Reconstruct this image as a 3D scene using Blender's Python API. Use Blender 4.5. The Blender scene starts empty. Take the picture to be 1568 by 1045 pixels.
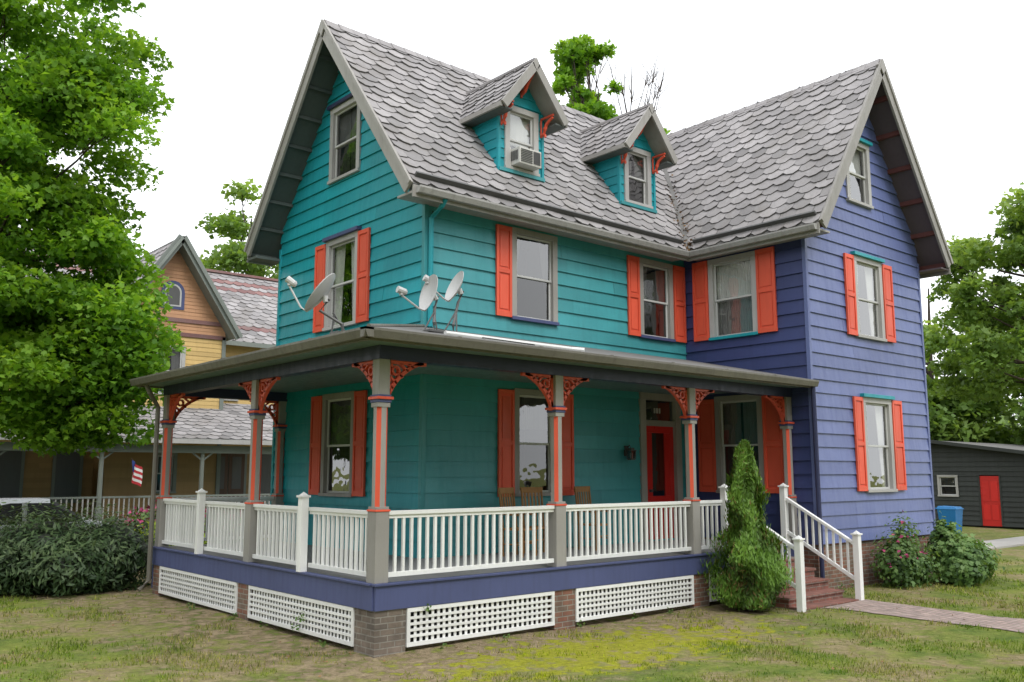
import bpy, math, random, bmesh
import numpy as np
from mathutils import Vector, noise
random.seed(7); rng=np.random.default_rng(11)
scene=bpy.context.scene
V=Vector
# ------------------------------------------------------------ helpers
def link(o,parent=None):
    bpy.context.collection.objects.link(o)
    if parent: o.parent=parent
    return o
def empty(name,loc=(0,0,0)):
    e=bpy.data.objects.new(name,None); e.empty_display_size=.3
    link(e); return e
# ------------------------------------------------------------ materials
M={}
def newmat(name):
    m=bpy.data.materials.new(name); m.use_nodes=True; nt=m.node_tree; nt.nodes.clear()
    out=nt.nodes.new('ShaderNodeOutputMaterial'); M[name]=m
    return m,nt,out
def N(nt,t,**kw):
    n=nt.nodes.new(t)
    for k,v in kw.items(): setattr(n,k,v)
    return n
def math_(nt,op,a,b=None,c=None):
    n=nt.nodes.new('ShaderNodeMath'); n.operation=op
    for i,x in enumerate((a,b,c)):
        if x is None: continue
        if isinstance(x,(int,float)): n.inputs[i].default_value=x
        else: nt.links.new(x,n.inputs[i])
    return n.outputs[0]
def mixc(nt,fac,a,b,blend='MIX'):
    n=nt.nodes.new('ShaderNodeMix'); n.data_type='RGBA'; n.blend_type=blend
    for s,x in ((n.inputs[0],fac),(n.inputs[6],a),(n.inputs[7],b)):
        if isinstance(x,(int,float)): s.default_value=x
        elif isinstance(x,tuple): s.default_value=(x[0],x[1],x[2],1)
        else: nt.links.new(x,s)
    return n.outputs[2]
def pos(nt,scale=(1,1,1)):
    g=nt.nodes.new('ShaderNodeNewGeometry'); mp=nt.nodes.new('ShaderNodeMapping')
    mp.inputs['Scale'].default_value=scale
    nt.links.new(g.outputs['Position'],mp.inputs[0]); return mp.outputs[0]
def noi(nt,vec,scale,detail=4,rough=.55):
    n=N(nt,'ShaderNodeTexNoise'); n.inputs['Scale'].default_value=scale; n.inputs['Detail'].default_value=detail
    n.inputs['Roughness'].default_value=rough; nt.links.new(vec,n.inputs['Vector']); return n.outputs['Fac']
def ramp(nt,fac,stops):
    n=nt.nodes.new('ShaderNodeValToRGB'); cr=n.color_ramp
    while len(cr.elements)<len(stops): cr.elements.new(.5)
    for e,(p,c) in zip(cr.elements,stops):
        e.position=p; e.color=(c,c,c,1) if isinstance(c,(int,float)) else (*c,1)
    nt.links.new(fac,n.inputs[0]); return n.outputs[0]
def maprange(nt,x,a,b,c,d):
    n=nt.nodes.new('ShaderNodeMapRange'); nt.links.new(x,n.inputs[0])
    for i,v in enumerate((a,b,c,d)): n.inputs[i+1].default_value=v
    return n.outputs[0]
def attr(nt,name='rnd'):
    n=nt.nodes.new('ShaderNodeAttribute'); n.attribute_name=name; return n.outputs['Fac']
def bump(nt,h,strength,dist):
    b=nt.nodes.new('ShaderNodeBump'); b.inputs['Strength'].default_value=strength; b.inputs['Distance'].default_value=dist
    nt.links.new(h,b.inputs['Height']); return b.outputs[0]
def paint(name,col,rough=.55,var=.12,dirt=.25,dirtcol=None,spec=.35,rndv=.1,bs=.25,metal=0):
    m,nt,out=newmat(name)
    p=N(nt,'ShaderNodeBsdfPrincipled'); p.inputs['Roughness'].default_value=rough
    p.inputs['Specular IOR Level'].default_value=spec; p.inputs['Metallic'].default_value=metal
    big=noi(nt,pos(nt),.9,5); fine=noi(nt,pos(nt,(14,14,14)),4,3)
    streak=noi(nt,pos(nt,(7,7,.7)),1.6,5,.65)
    f=maprange(nt,big,.25,.75,1-var,1+var)
    f2=maprange(nt,attr(nt),0,1,1-rndv,1+rndv)
    c=mixc(nt,1.0,col,f,'MULTIPLY'); c=mixc(nt,1.0,c,f2,'MULTIPLY')
    dc=dirtcol or tuple(x*.45+.02 for x in col)
    c=mixc(nt,math_(nt,'MULTIPLY',maprange(nt,streak,.5,.78,0,1),dirt),c,dc)
    c=mixc(nt,maprange(nt,fine,.55,.8,0,.18),c,dc)
    nt.links.new(c,p.inputs['Base Color'])
    r=maprange(nt,streak,.3,.7,max(.05,rough-.1),min(1,rough+.15)); nt.links.new(r,p.inputs['Roughness'])
    nt.links.new(bump(nt,math_(nt,'ADD',fine,streak),bs,.006),p.inputs['Normal'])
    nt.links.new(p.outputs[0],out.inputs[0]); return m
paint('teal_paint',(.012,.29,.345),.42,.14,.38,(.02,.18,.22),.4,.10)
paint('teal_front_paint',(.05,.29,.32),.42,.14,.42,(.045,.20,.22),.4,.10)
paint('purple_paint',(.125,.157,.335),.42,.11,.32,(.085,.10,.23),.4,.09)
paint('purple_side_dark',(.04,.053,.155),.45,.12,.3,(.025,.034,.10),.4,.09)  # side wall of the purple wing: darker colour than its front
paint('coral_paint',(.72,.105,.055),.45,.1,.25,(.45,.06,.04))
paint('red_door_paint',(.6,.025,.02),.35,.08,.1)
paint('trim_grey',(.31,.295,.275),.5,.12,.35,(.17,.155,.13))
paint('trim_lightgrey',(.41,.40,.39),.5,.1,.25)
paint('white_paint',(.78,.78,.77),.4,.05,.18,(.45,.44,.4))
paint('navy_paint',(.03,.035,.085),.4,.1,.2)
paint('band_purple',(.07,.085,.19),.5,.1,.3,(.06,.06,.10))
paint('gutter_metal',(.15,.14,.12),.45,.2,.5,(.07,.065,.05))
paint('eave_gutter',(.36,.35,.34),.4,.12,.5,(.12,.11,.1))
paint('soffit_green',(.085,.10,.095),.6,.12,.2)
paint('soffit_brown',(.11,.085,.095),.6,.12,.2)
paint('soffit_block',(.13,.045,.04),.6)
paint('ceiling',(.13,.20,.20),.5,.1,.2)
paint('deck_floor',(.24,.24,.24),.6,.12,.3)
paint('roof_flat',(.15,.145,.14),.8,.15,.3)
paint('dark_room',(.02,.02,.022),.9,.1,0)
paint('curtain_white',(.8,.8,.78),.9,.1,.3,(.4,.4,.38))
paint('curtain_dim',(.2,.2,.2),.9,.3,.5,(.06,.06,.06))
paint('sash',(.52,.52,.51),.4,.08,.2)
paint('wood',(.33,.17,.06),.5,.15,.3)
paint('dark_wood',(.09,.05,.035),.5,.15,.3)
paint('dish_grey',(.5,.5,.5),.4,.08,.25)
paint('metal_dark',(.10,.10,.10),.4,.1,.3)
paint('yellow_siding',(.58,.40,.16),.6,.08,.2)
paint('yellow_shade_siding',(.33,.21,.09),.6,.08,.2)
paint('orange_scallop',(.50,.27,.15),.6,.15,.2)
paint('neighbour_trim',(.19,.21,.19),.6)
paint('garage_dark',(.035,.04,.038),.6)
paint('bark',(.075,.06,.05),.9,.3,.5,(.03,.025,.02),.1,.1,1)
paint('concrete',(.40,.38,.36),.85,.12,.3)
paint('bin_blue',(.02,.2,.5),.4)
paint('car_silver',(.50,.51,.53),.25,.03,.05,None,.6)
paint('black_rubber',(.02,.02,.02),.7)
paint('flag_red',(.5,.04,.05),.8)
paint('flag_blue',(.03,.05,.2),.8)
paint('flower_pink',(.5,.08,.2),.8,.2,.2,None,.2,.4)
paint('dead_leaf',(.20,.12,.06),.9,.2,.2,None,.1,.5)
paint('ac_plastic',(.56,.55,.52),.5,.06,.3,(.25,.22,.18))
def brickmat(name,c1,c2,mortar,horizontal=False,bw=.215,rh=.075,ms=.009):
    m,nt,out=newmat(name); p=N(nt,'ShaderNodeBsdfPrincipled'); p.inputs['Roughness'].default_value=.9
    g=nt.nodes.new('ShaderNodeNewGeometry'); s=nt.nodes.new('ShaderNodeSeparateXYZ'); nt.links.new(g.outputs['Position'],s.inputs[0])
    cx=nt.nodes.new('ShaderNodeCombineXYZ')
    if horizontal:
        nt.links.new(s.outputs[0],cx.inputs[0]); nt.links.new(s.outputs[1],cx.inputs[1])
    else:
        nt.links.new(math_(nt,'ADD',s.outputs[0],s.outputs[1]),cx.inputs[0]); nt.links.new(s.outputs[2],cx.inputs[1])
    b=nt.nodes.new('ShaderNodeTexBrick'); b.inputs['Scale'].default_value=1
    b.inputs['Brick Width'].default_value=bw; b.inputs['Row Height'].default_value=rh; b.inputs['Mortar Size'].default_value=ms
    b.inputs['Color1'].default_value=(*c1,1); b.inputs['Color2'].default_value=(*c2,1); b.inputs['Mortar'].default_value=(*mortar,1)
    b.inputs['Mortar Smooth'].default_value=.3
    nt.links.new(cx.outputs[0],b.inputs['Vector'])
    n1=noi(nt,pos(nt),5,5); n2=noi(nt,pos(nt),30,3)
    c=mixc(nt,1.0,b.outputs['Color'],maprange(nt,n1,.25,.75,.6,1.3),'MULTIPLY')
    c=mixc(nt,maprange(nt,n2,.5,.8,0,.4),c,(.12,.1,.08))
    nt.links.new(c,p.inputs['Base Color'])
    h=math_(nt,'SUBTRACT',math_(nt,'MULTIPLY',n2,.3),b.outputs['Fac'])
    nt.links.new(bump(nt,h,.7,.01),p.inputs['Normal']); nt.links.new(p.outputs[0],out.inputs[0])
brickmat('brick',(.24,.10,.065),(.17,.12,.09),(.27,.25,.21))
brickmat('brick_dark',(.19,.15,.12),(.12,.10,.085),(.24,.22,.19))
brickmat('brick_steps',(.26,.10,.075),(.2,.09,.07),(.25,.2,.17))
brickmat('brick_path',(.40,.29,.26),(.33,.25,.23),(.22,.2,.15),True,.2,.1,.01)
def shingle(name,cols,lich=.36):
    m,nt,out=newmat(name); p=N(nt,'ShaderNodeBsdfPrincipled'); p.inputs['Roughness'].default_value=.85
    c=ramp(nt,attr(nt),cols)
    n1=noi(nt,pos(nt),.7,6,.6); n2=noi(nt,pos(nt),9,5,.7); n3=noi(nt,pos(nt),45,3)
    n4=noi(nt,pos(nt,(1,1,.35)),1.6,4,.6)
    c=mixc(nt,1.0,c,maprange(nt,n1,.25,.75,.78,1.18),'MULTIPLY')
    c=mixc(nt,maprange(nt,n4,.5,.68,0,.5),c,(.20,.18,.165))
    c=mixc(nt,math_(nt,'MULTIPLY',maprange(nt,n2,.48,.68,0,1),lich),c,(.19,.18,.168))
    c=mixc(nt,maprange(nt,n3,.5,.8,0,.25),c,(.42,.41,.40))
    nt.links.new(c,p.inputs['Base Color']); nt.links.new(bump(nt,math_(nt,'ADD',n2,n3),.4,.01),p.inputs['Normal'])
    nt.links.new(p.outputs[0],out.inputs[0])
shingle('slate_shingle',[(0,(.10,.095,.097)),(.1,(.21,.20,.203)),(.5,(.30,.283,.287)),(1,(.375,.355,.358))])
shingle('slate_red',[(0,(.16,.07,.07)),(1,(.27,.14,.13))],.2)
def glassmat(name,refl,tint):
    m,nt,out=newmat(name)
    t=N(nt,'ShaderNodeBsdfTransparent'); t.inputs[0].default_value=(*tint,1)
    g=N(nt,'ShaderNodeBsdfGlossy'); g.inputs['Roughness'].default_value=.015
    lw=N(nt,'ShaderNodeLayerWeight'); lw.inputs[0].default_value=.5
    w=noi(nt,pos(nt),2.2,2); nt.links.new(bump(nt,w,.25,.03),g.inputs['Normal'])
    f=maprange(nt,lw.outputs['Facing'],0,1,refl,min(1,refl+.45))
    mx=N(nt,'ShaderNodeMixShader'); nt.links.new(f,mx.inputs[0]); nt.links.new(t.outputs[0],mx.inputs[1]); nt.links.new(g.outputs[0],mx.inputs[2])
    nt.links.new(mx.outputs[0],out.inputs[0])
glassmat('glass',.12,(.85,.86,.85))
glassmat('glass_screen',.04,(.42,.42,.42))
def foliage(name,dark,mid,light,trans=.35):
    m,nt,out=newmat(name)
    a=attr(nt); c=ramp(nt,a,[(0,dark),(.5,mid),(1,light)])
    n1=noi(nt,pos(nt),.5,3); c=mixc(nt,1.0,c,maprange(nt,n1,.3,.7,.8,1.2),'MULTIPLY')
    p=N(nt,'ShaderNodeBsdfPrincipled'); p.inputs['Roughness'].default_value=.5; p.inputs['Specular IOR Level'].default_value=.3
    nt.links.new(c,p.inputs['Base Color'])
    t=N(nt,'ShaderNodeBsdfTranslucent'); c2=mixc(nt,1.0,c,(1.6,1.5,.6),'MULTIPLY'); nt.links.new(c2,t.inputs[0])
    mx=N(nt,'ShaderNodeMixShader'); mx.inputs[0].default_value=trans
    nt.links.new(p.outputs[0],mx.inputs[1]); nt.links.new(t.outputs[0],mx.inputs[2]); nt.links.new(mx.outputs[0],out.inputs[0])
foliage('maple_leaf',(.06,.155,.02),(.15,.31,.03),(.29,.46,.06),.45)
foliage('oak_leaf',(.08,.15,.035),(.16,.27,.06),(.27,.38,.11),.42)
foliage('far_leaf',(.09,.15,.05),(.15,.24,.08),(.24,.33,.13),.4)
foliage('yew_leaf',(.022,.05,.016),(.05,.09,.033),(.11,.16,.065),.18)
foliage('conifer_leaf',(.05,.09,.016),(.09,.18,.025),(.15,.27,.04),.22)
foliage('conifer_brown',(.12,.08,.03),(.17,.13,.04),(.16,.17,.04),.2)
foliage('shrub_leaf',(.05,.10,.03),(.10,.19,.05),(.19,.29,.10),.3)
foliage('lime_leaf',(.18,.28,.02),(.32,.42,.03),(.45,.55,.05),.3)
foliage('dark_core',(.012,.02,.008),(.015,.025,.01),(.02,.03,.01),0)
def groundcol(nt,blade=False):
    P=pos(nt); s=nt.nodes.new('ShaderNodeSeparateXYZ'); nt.links.new(P,s.inputs[0])
    n1=noi(nt,P,.55,6,.68); n2=noi(nt,P,1.7,6,.65); n3=noi(nt,P,14,4,.6); n4=noi(nt,P,60,2); n5=noi(nt,P,4.5,4,.6)
    green=mixc(nt,maprange(nt,n2,.38,.62,0,1),(.115,.18,.035),(.235,.275,.06))
    green=mixc(nt,maprange(nt,n1,.45,.58,0,.8),green,(.32,.305,.10))
    dry=mixc(nt,maprange(nt,n5,.38,.62,0,1),(.20,.145,.095),(.38,.30,.19))
    dx=math_(nt,'MAXIMUM',math_(nt,'MULTIPLY',s.outputs[0],-1.0),0.0)
    dy=math_(nt,'MAXIMUM',math_(nt,'MULTIPLY',s.outputs[1],-1.0),0.0)
    d=math_(nt,'SQRT',math_(nt,'ADD',math_(nt,'MULTIPLY',dx,dx),math_(nt,'MULTIPLY',dy,dy)))
    dd=math_(nt,'ADD',d,math_(nt,'MULTIPLY',math_(nt,'SUBTRACT',n2,.5),8.0))
    band=maprange(nt,dd,.9,2.6,1.0,0.0)
    right=maprange(nt,s.outputs[0],6,11,1,.25); band=math_(nt,'MULTIPLY',band,right)
    patch=maprange(nt,n1,.50,.57,0,.75)
    f=math_(nt,'MAXIMUM',band,patch)
    f=math_(nt,'MULTIPLY',f,maprange(nt,n5,.38,.5,.1,1))
    c=mixc(nt,f,green,dry)
    mx=math_(nt,'SUBTRACT',s.outputs[0],2.7); my=math_(nt,'ADD',s.outputs[1],1.55)
    e=math_(nt,'SQRT',math_(nt,'ADD',math_(nt,'MULTIPLY',math_(nt,'MULTIPLY',mx,mx),.09),math_(nt,'MULTIPLY',math_(nt,'MULTIPLY',my,my),.8)))
    e=math_(nt,'ADD',e,math_(nt,'MULTIPLY',math_(nt,'SUBTRACT',n5,.5),3.8))
    c=mixc(nt,maprange(nt,e,.5,.9,.88,0),c,(.37,.375,.028))
    c=mixc(nt,1.0,c,maprange(nt,n3,.25,.75,.68,1.28),'MULTIPLY')
    if not blade: c=mixc(nt,maprange(nt,n4,.45,.75,0,.45),c,(.10,.095,.045))
    return c,n3,n4
m,nt,out=newmat('lawn'); c,n3,n4=groundcol(nt); p=N(nt,'ShaderNodeBsdfPrincipled'); p.inputs['Roughness'].default_value=.95; p.inputs['Specular IOR Level'].default_value=.1
nt.links.new(c,p.inputs['Base Color']); nt.links.new(bump(nt,math_(nt,'ADD',n3,n4),.9,.04),p.inputs['Normal']); nt.links.new(p.outputs[0],out.inputs[0])
m,nt,out=newmat('grass_blade'); c,n3,n4=groundcol(nt,True)
c=mixc(nt,1.0,c,ramp(nt,attr(nt),[(0,(.55,.72,.4)),(.5,(.9,1.1,.7)),(1,(1.4,1.5,.85))]),'MULTIPLY')
d=N(nt,'ShaderNodeBsdfDiffuse'); t=N(nt,'ShaderNodeBsdfTranslucent'); nt.links.new(c,d.inputs[0]); nt.links.new(c,t.inputs[0])
mx=N(nt,'ShaderNodeMixShader'); mx.inputs[0].default_value=.3; nt.links.new(d.outputs[0],mx.inputs[1]); nt.links.new(t.outputs[0],mx.inputs[2]); nt.links.new(mx.outputs[0],out.inputs[0])
# ------------------------------------------------------------ mesh builder
class MB:
    def __init__(s): s.v=[]; s.f=[]; s.m=[]; s.r=[]; s.mats=[]
    def mi(s,mat):
        if mat not in s.mats: s.mats.append(mat)
        return s.mats.index(mat)
    def face(s,pts,mat,r=None):
        b=len(s.v); s.v.extend([tuple(p) for p in pts]); s.f.append(tuple(range(b,b+len(pts)))); s.m.append(s.mi(mat)); s.r.append(random.random() if r is None else r)
    def hexa(s,c,mat,r=None):
        b=len(s.v); s.v.extend([tuple(p) for p in c]); r=random.random() if r is None else r; k=s.mi(mat)
        for f in ((3,2,1,0),(4,5,6,7),(0,1,5,4),(1,2,6,5),(2,3,7,6),(3,0,4,7)):
            s.f.append(tuple(b+i for i in f)); s.m.append(k); s.r.append(r)
    def box(s,x0,x1,y0,y1,z0,z1,mat,r=None):
        s.hexa([(x0,y0,z0),(x1,y0,z0),(x1,y1,z0),(x0,y1,z0),(x0,y0,z1),(x1,y0,z1),(x1,y1,z1),(x0,y1,z1)],mat,r)
    def beam(s,a,b,w,h,mat,up=(0,0,1)):
        a=V(a);b=V(b); d=(b-a).normalized(); up=V(up); sd=d.cross(up).normalized(); u=sd.cross(d).normalized()
        sd=sd*w/2; u=u*h/2
        s.hexa([a-sd-u,a+sd-u,b+sd-u,b-sd-u,a-sd+u,a+sd+u,b+sd+u,b-sd+u],mat)
    def tube(s,pts,rad,mat,n=7,cap=True):
        pts=[V(p) for p in pts]; k=s.mi(mat); rr=random.random(); b0=len(s.v)
        if not isinstance(rad,(list,tuple)): rad=[rad]*len(pts)
        for i,p in enumerate(pts):
            d=(pts[min(i+1,len(pts)-1)]-pts[max(i-1,0)]).normalized()
            ref=V((0,0,1)) if abs(d.z)<.9 else V((1,0,0))
            a=d.cross(ref).normalized(); c=d.cross(a).normalized()
            for j in range(n):
                t=2*math.pi*j/n; q=p+(a*math.cos(t)+c*math.sin(t))*rad[i]; s.v.append(tuple(q))
        for i in range(len(pts)-1):
            for j in range(n):
                s.f.append((b0+i*n+j,b0+i*n+(j+1)%n,b0+(i+1)*n+(j+1)%n,b0+(i+1)*n+j)); s.m.append(k); s.r.append(rr)
        if cap:
            s.f.append(tuple(b0+j for j in range(n))); s.m.append(k); s.r.append(rr)
            e=b0+(len(pts)-1)*n; s.f.append(tuple(e+j for j in reversed(range(n)))); s.m.append(k); s.r.append(rr)
    def make(s,name,parent=None,bevel=0,smooth=False):
        me=bpy.data.meshes.new(name); me.from_pydata(s.v,[],s.f)
        for mt in s.mats: me.materials.append(M[mt])
        me.polygons.foreach_set('material_index',s.m)
        at=me.attributes.new('rnd','FLOAT','FACE'); at.data.foreach_set('value',s.r)
        if smooth: me.polygons.foreach_set('use_smooth',[True]*len(s.f))
        me.update(); o=bpy.data.objects.new(name,me); link(o,parent)
        if bevel:
            b=o.modifiers.new('b','BEVEL'); b.width=bevel; b.segments=2; b.limit_method='ANGLE'
        return o
class FR:
    def __init__(s,o,u,n): s.o=V(o); s.u=V(u); s.n=V(n)
    def p(s,u,d,z): return s.o+s.u*u+s.n*d+V((0,0,z))
def fbox(mb,F,u0,u1,d0,d1,z0,z1,mat):
    mb.hexa([F.p(u0,d0,z0),F.p(u1,d0,z0),F.p(u1,d1,z0),F.p(u0,d1,z0),F.p(u0,d0,z1),F.p(u1,d0,z1),F.p(u1,d1,z1),F.p(u0,d1,z1)],mat)
def siding(mb,F,lo,hi,z0,z1,ops,mat,ex=.262,lip=.03):
    z=z0
    lof=lo if callable(lo) else (lambda z:lo); hif=hi if callable(hi) else (lambda z:hi)
    while z<z1-1e-6:
        zt=min(z+ex,z1)
        bps=sorted({z,zt}|{q for o in ops for q in (o[2],o[3]) if z<q<zt})
        a,b=lof(z),hif(z)
        j=[]; u=a+random.uniform(1.2,3.6)
        while u<b: j.append(u); u+=random.uniform(2.6,3.8)
        rv=[random.random() for _ in range(len(j)+2)]; off=[random.uniform(-.003,.003) for _ in rv]
        for za,zb in zip(bps[:-1],bps[1:]):
            zm=(za+zb)/2
            cuts=sorted([o for o in ops if o[2]<=zm<=o[3]],key=lambda o:o[0])
            segs=[]; ca=(lof(za),lof(zb))
            for o in cuts:
                segs.append((ca,(o[0],o[0]))); ca=(o[1],o[1])
            segs.append((ca,(hif(za),hif(zb))))
            for (A,B) in segs:
                if B[0]-A[0]<.005 and B[1]-A[1]<.005: continue
                pts=[A]+[(q,q) for q in j if max(A)<q<min(B)]+[B]
                for P,Q in zip(pts[:-1],pts[1:]):
                    mid=(P[0]+Q[0])/2; bi=sum(1 for q in j if q<mid); e=off[bi]
                    da=lip*(1-(za-z)/ex)+.004+e; db=lip*(1-(zb-z)/ex)+.004+e
                    mb.face([F.p(P[0],da,za),F.p(Q[0],da,za),F.p(Q[1],db,zb),F.p(P[1],db,zb)],mat,rv[bi])
                    if za==z: mb.face([F.p(P[0],-.01,za),F.p(Q[0],-.01,za),F.p(Q[0],da,za),F.p(P[0],da,za)],mat,rv[bi])
        z=zt
def window(mb,F,u0,u1,z0,z1,head=None,sill=None,cur='curtain_dim',frame='trim_grey',cw=.12,lower=True,cfrac=1.0,gap=None,sashmat='sash'):
    d1=.055
    fbox(mb,F,u0,u0+cw,-.05,d1,z0+.06,z1-cw*.9,frame); fbox(mb,F,u1-cw,u1,-.05,d1,z0+.06,z1-cw*.9,frame)
    fbox(mb,F,u0,u1,-.05,d1+.004,z1-cw*.9,z1,frame); fbox(mb,F,u0-.01,u1+.01,-.05,d1+.03,z0,z0+.06,sill or frame)
    if head: fbox(mb,F,u0-.05,u1+.05,-.02,.12,z1,z1+.07,head)
    a,b=u0+cw,u1-cw; zb,zt=z0+.06,z1-cw*.9; zm=(zb+zt)/2; s=.04
    for (q0,q1,dd) in ((zm-.02,zt,.0),(zb,zm+.02,-.025)):
        fbox(mb,F,a,a+s,dd-.03,dd,q0,q1,sashmat); fbox(mb,F,b-s,b,dd-.03,dd,q0,q1,sashmat)
        fbox(mb,F,a+s,b-s,dd-.03,dd,q1-s,q1,sashmat); fbox(mb,F,a+s,b-s,dd-.03,dd,q0,q0+s,sashmat)
    def pl(d,q0,q1,mat,x0=a,x1=b): mb.face([F.p(x0,d,q0),F.p(x1,d,q0),F.p(x1,d,q1),F.p(x0,d,q1)],mat)
    pl(-.016,zm,zt,'glass'); pl(-.041,zb,zm,'glass_screen' if lower else 'glass')
    D=-.75
    for pts in ([(a,-.05,zb),(a,D,zb),(a,D,zt),(a,-.05,zt)],[(b,-.05,zb),(b,D,zb),(b,D,zt),(b,-.05,zt)],
                [(a,-.05,zb),(b,-.05,zb),(b,D,zb),(a,D,zb)],[(a,-.05,zt),(b,-.05,zt),(b,D,zt),(a,D,zt)],
                [(a,D,zb),(b,D,zb),(b,D,zt),(a,D,zt)]):
        mb.face([F.p(*q) for q in pts],'dark_room')
    if cur:
        zc=zt-(zt-zb)*cfrac; n=16
        g=(random.uniform(.0,.3) if gap is None else gap)*(b-a) if cfrac>.9 else 0
        for sgn,(x0,x1) in ((1,(a,(a+b)/2-g/2)),(-1,((a+b)/2+g/2,b))):
            for i in range(n):
                xa=x0+(x1-x0)*i/n; xb=x0+(x1-x0)*(i+1)/n
                pa=-.10-.022*(i%2); pb=-.10-.022*((i+1)%2)
                k=g*.5
                def bot(x): return x-sgn*k*((x-x0)/(x1-x0) if sgn>0 else (x1-x)/(x1-x0))
                mb.face([F.p(bot(xa),pa,zc),F.p(bot(xb),pb,zc),F.p(xb,pb,zt),F.p(xa,pa,zt)],cur,.5)
def shutter(mb,F,u0,u1,z0,z1,mat='coral_paint'):
    u0+=.012;u1-=.012; fbox(mb,F,u0,u1,.03,.052,z0,z1,mat); w=.055; zm=z0+(z1-z0)*.5
    for a,b in ((u0,u0+w),(u1-w,u1)): fbox(mb,F,a,b,.052,.075,z0,z1,mat)
    for a,b in ((z0,z0+.1),(zm-.04,zm+.04),(z1-.08,z1)): fbox(mb,F,u0+w,u1-w,.052,.074,a,b,mat)
    for a,b in ((z0+.14,zm-.08),(zm+.08,z1-.12)): fbox(mb,F,u0+w+.03,u1-w-.03,.052,.064,a,b,mat)
def tiles(mb,E,U,S,Lu,Ls,mat='slate_shingle',w=.38,e=.245,redrows=(),keep=None,dark=.02):
    E=V(E);U=V(U).normalized();S=V(S).normalized(); n=U.cross(S).normalized()
    if n.z<0: n=-n
    k=0; s=-.02
    while s<Ls-.02:
        u=-w*(.5 if k%2 else 0)+random.uniform(-.03,.03)
        while u<Lu:
            u0,u1=max(u,0)+.003,min(u+w,Lu)-.003
            if u1-u0>.03:
                js=random.uniform(-.018,.018); tl=random.uniform(-.014,.014); h=.032+random.uniform(-.008,.012); top=min(s+e*1.3,Ls); c=.30*w if u1-u0>.25 else .01
                sb=s+js; hb=.34*e if c>.02 else .0
                P=[(u0,top,.006),(u0,sb+hb-tl,h),(u0+c,sb-tl,h+.002),(u1-c,sb+tl,h+.002),(u1,sb+hb+tl,h),(u1,top,.006)]
                Q=[E+U*a+S*b+n*cc for a,b,cc in P]
                cen=(Q[0]+Q[3])/2
                if keep is None or keep(cen):
                    r=random.random()*.8+.15; mm='slate_red' if k in redrows else mat
                    if random.random()<.03: r=.08
                    mb.face(Q,mm,r)
                    for i in range(1,4): mb.face([Q[i],Q[i+1],Q[i+1]-n*.026,Q[i]-n*.026],mm,dark)
            u+=w
        s+=e; k+=1
def slab(mb,A,B,C,D,th,top,bot):
    A,B,C,D=map(V,(A,B,C,D)); n=(B-A).cross(D-A).normalized()
    if n.z<0:n=-n
    L=[q-n*th for q in (A,B,C,D)]
    mb.face([A,B,C,D],top,.3); mb.face(L,bot,.5)
    T=[A,B,C,D]
    for i in range(4): mb.face([T[i],T[(i+1)%4],L[(i+1)%4],L[i]],bot,.5)
# ============================================================ HOUSE
house=empty('victorian_house')
FX=FR((2.46,0,0),(0,1,0),(-1,0,0)); FY=FR((0,2.55,0),(1,0,0),(0,-1,0))
PX=FR((9.45,0,0),(0,1,0),(-1,0,0)); PY=FR((0,-.44,0),(1,0,0),(0,-1,0))
TB=7.93; RY=5.24; RZ=11.0; EZ=6.95; EY=2.1; EYb=8.38; ks=(RZ-EZ)/(RY-EY)
PXR=14.2; PRX=11.82; PE0=9.05; PE1=14.59; kp=(RZ-EZ)/(PRX-PE0)
def op(w,m=.03): return (w[0]+m,w[1]-m,w[2]+m,w[3]-m)
mb=MB()
gx=[(4.71,5.87,7.95,9.52),(4.67,5.89,4.97,6.77),(4.66,5.85,1.78,3.72)]
glo=lambda z: 2.55 if z<7.0 else max(2.55,EY+(z+.12-EZ)/ks)
ghi=lambda z: TB if z<7.0 else min(TB,EYb-(z+.12-EZ)/ks)
siding(mb,FX,glo,ghi,.84,10.72,[op(w) for w in gx],'teal_paint')
fy=[(4.38,5.54,5.0,6.74),(7.91,9.0,5.0,6.71),(4.44,5.5,1.8,3.74),(7.85,9.15,.84,3.86)]
siding(mb,FY,2.46,9.45,.84,7.35,[op(w) for w in fy],'teal_front_paint')
FB=FR((0,TB,0),(1,0,0),(0,1,0)); siding(mb,FB,2.46,14.2,.6,7.3,[],'teal_paint')
mb.make('teal_siding',house)
mb=MB()
px=[(.66,1.86,5.0,6.75),(.64,1.8,1.8,3.8)]
siding(mb,PX,-.44,2.55,.88,7.35,[op(w) for w in px],'purple_side_dark')
py=[(11.15,12.17,7.9,9.33),(11.24,12.42,5.0,6.74),(11.3,12.5,1.82,3.76)]
plo=lambda z: 9.45 if z<7.0 else max(9.45,PE0+(z+.13-EZ)/kp)
phi=lambda z: PXR if z<7.0 else min(PXR,PE1-(z+.13-EZ)/kp)
siding(mb,PY,plo,phi,.88,10.72,[op(w) for w in py],'purple_paint')
FR2=FR((PXR,0,0),(0,1,0),(1,0,0)); siding(mb,FR2,-.44,TB,.88,7.3,[],'purple_paint')
mb.make('purple_siding',house)
mb=MB()
mb.box(2.415,2.5,2.505,2.59,.84,7.1,'teal_front_paint'); mb.box(9.41,9.49,-.48,-.40,.88,7.0,'purple_paint'); mb.box(14.16,14.24,-.48,-.4,.88,7.0,'purple_paint')
mb.box(2.42,2.5,TB-.04,TB+.04,.84,7.0,'teal_paint')
mb.make('corner_boards',house,.005)
mb=MB(); mb.box(9.47,14.18,-.42,TB-.02,-.2,.88,'brick'); mb.box(2.5,9.47,2.6,TB-.02,-.2,.84,'brick_dark'); mb.make('foundation',house)
mb=MB()
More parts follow.
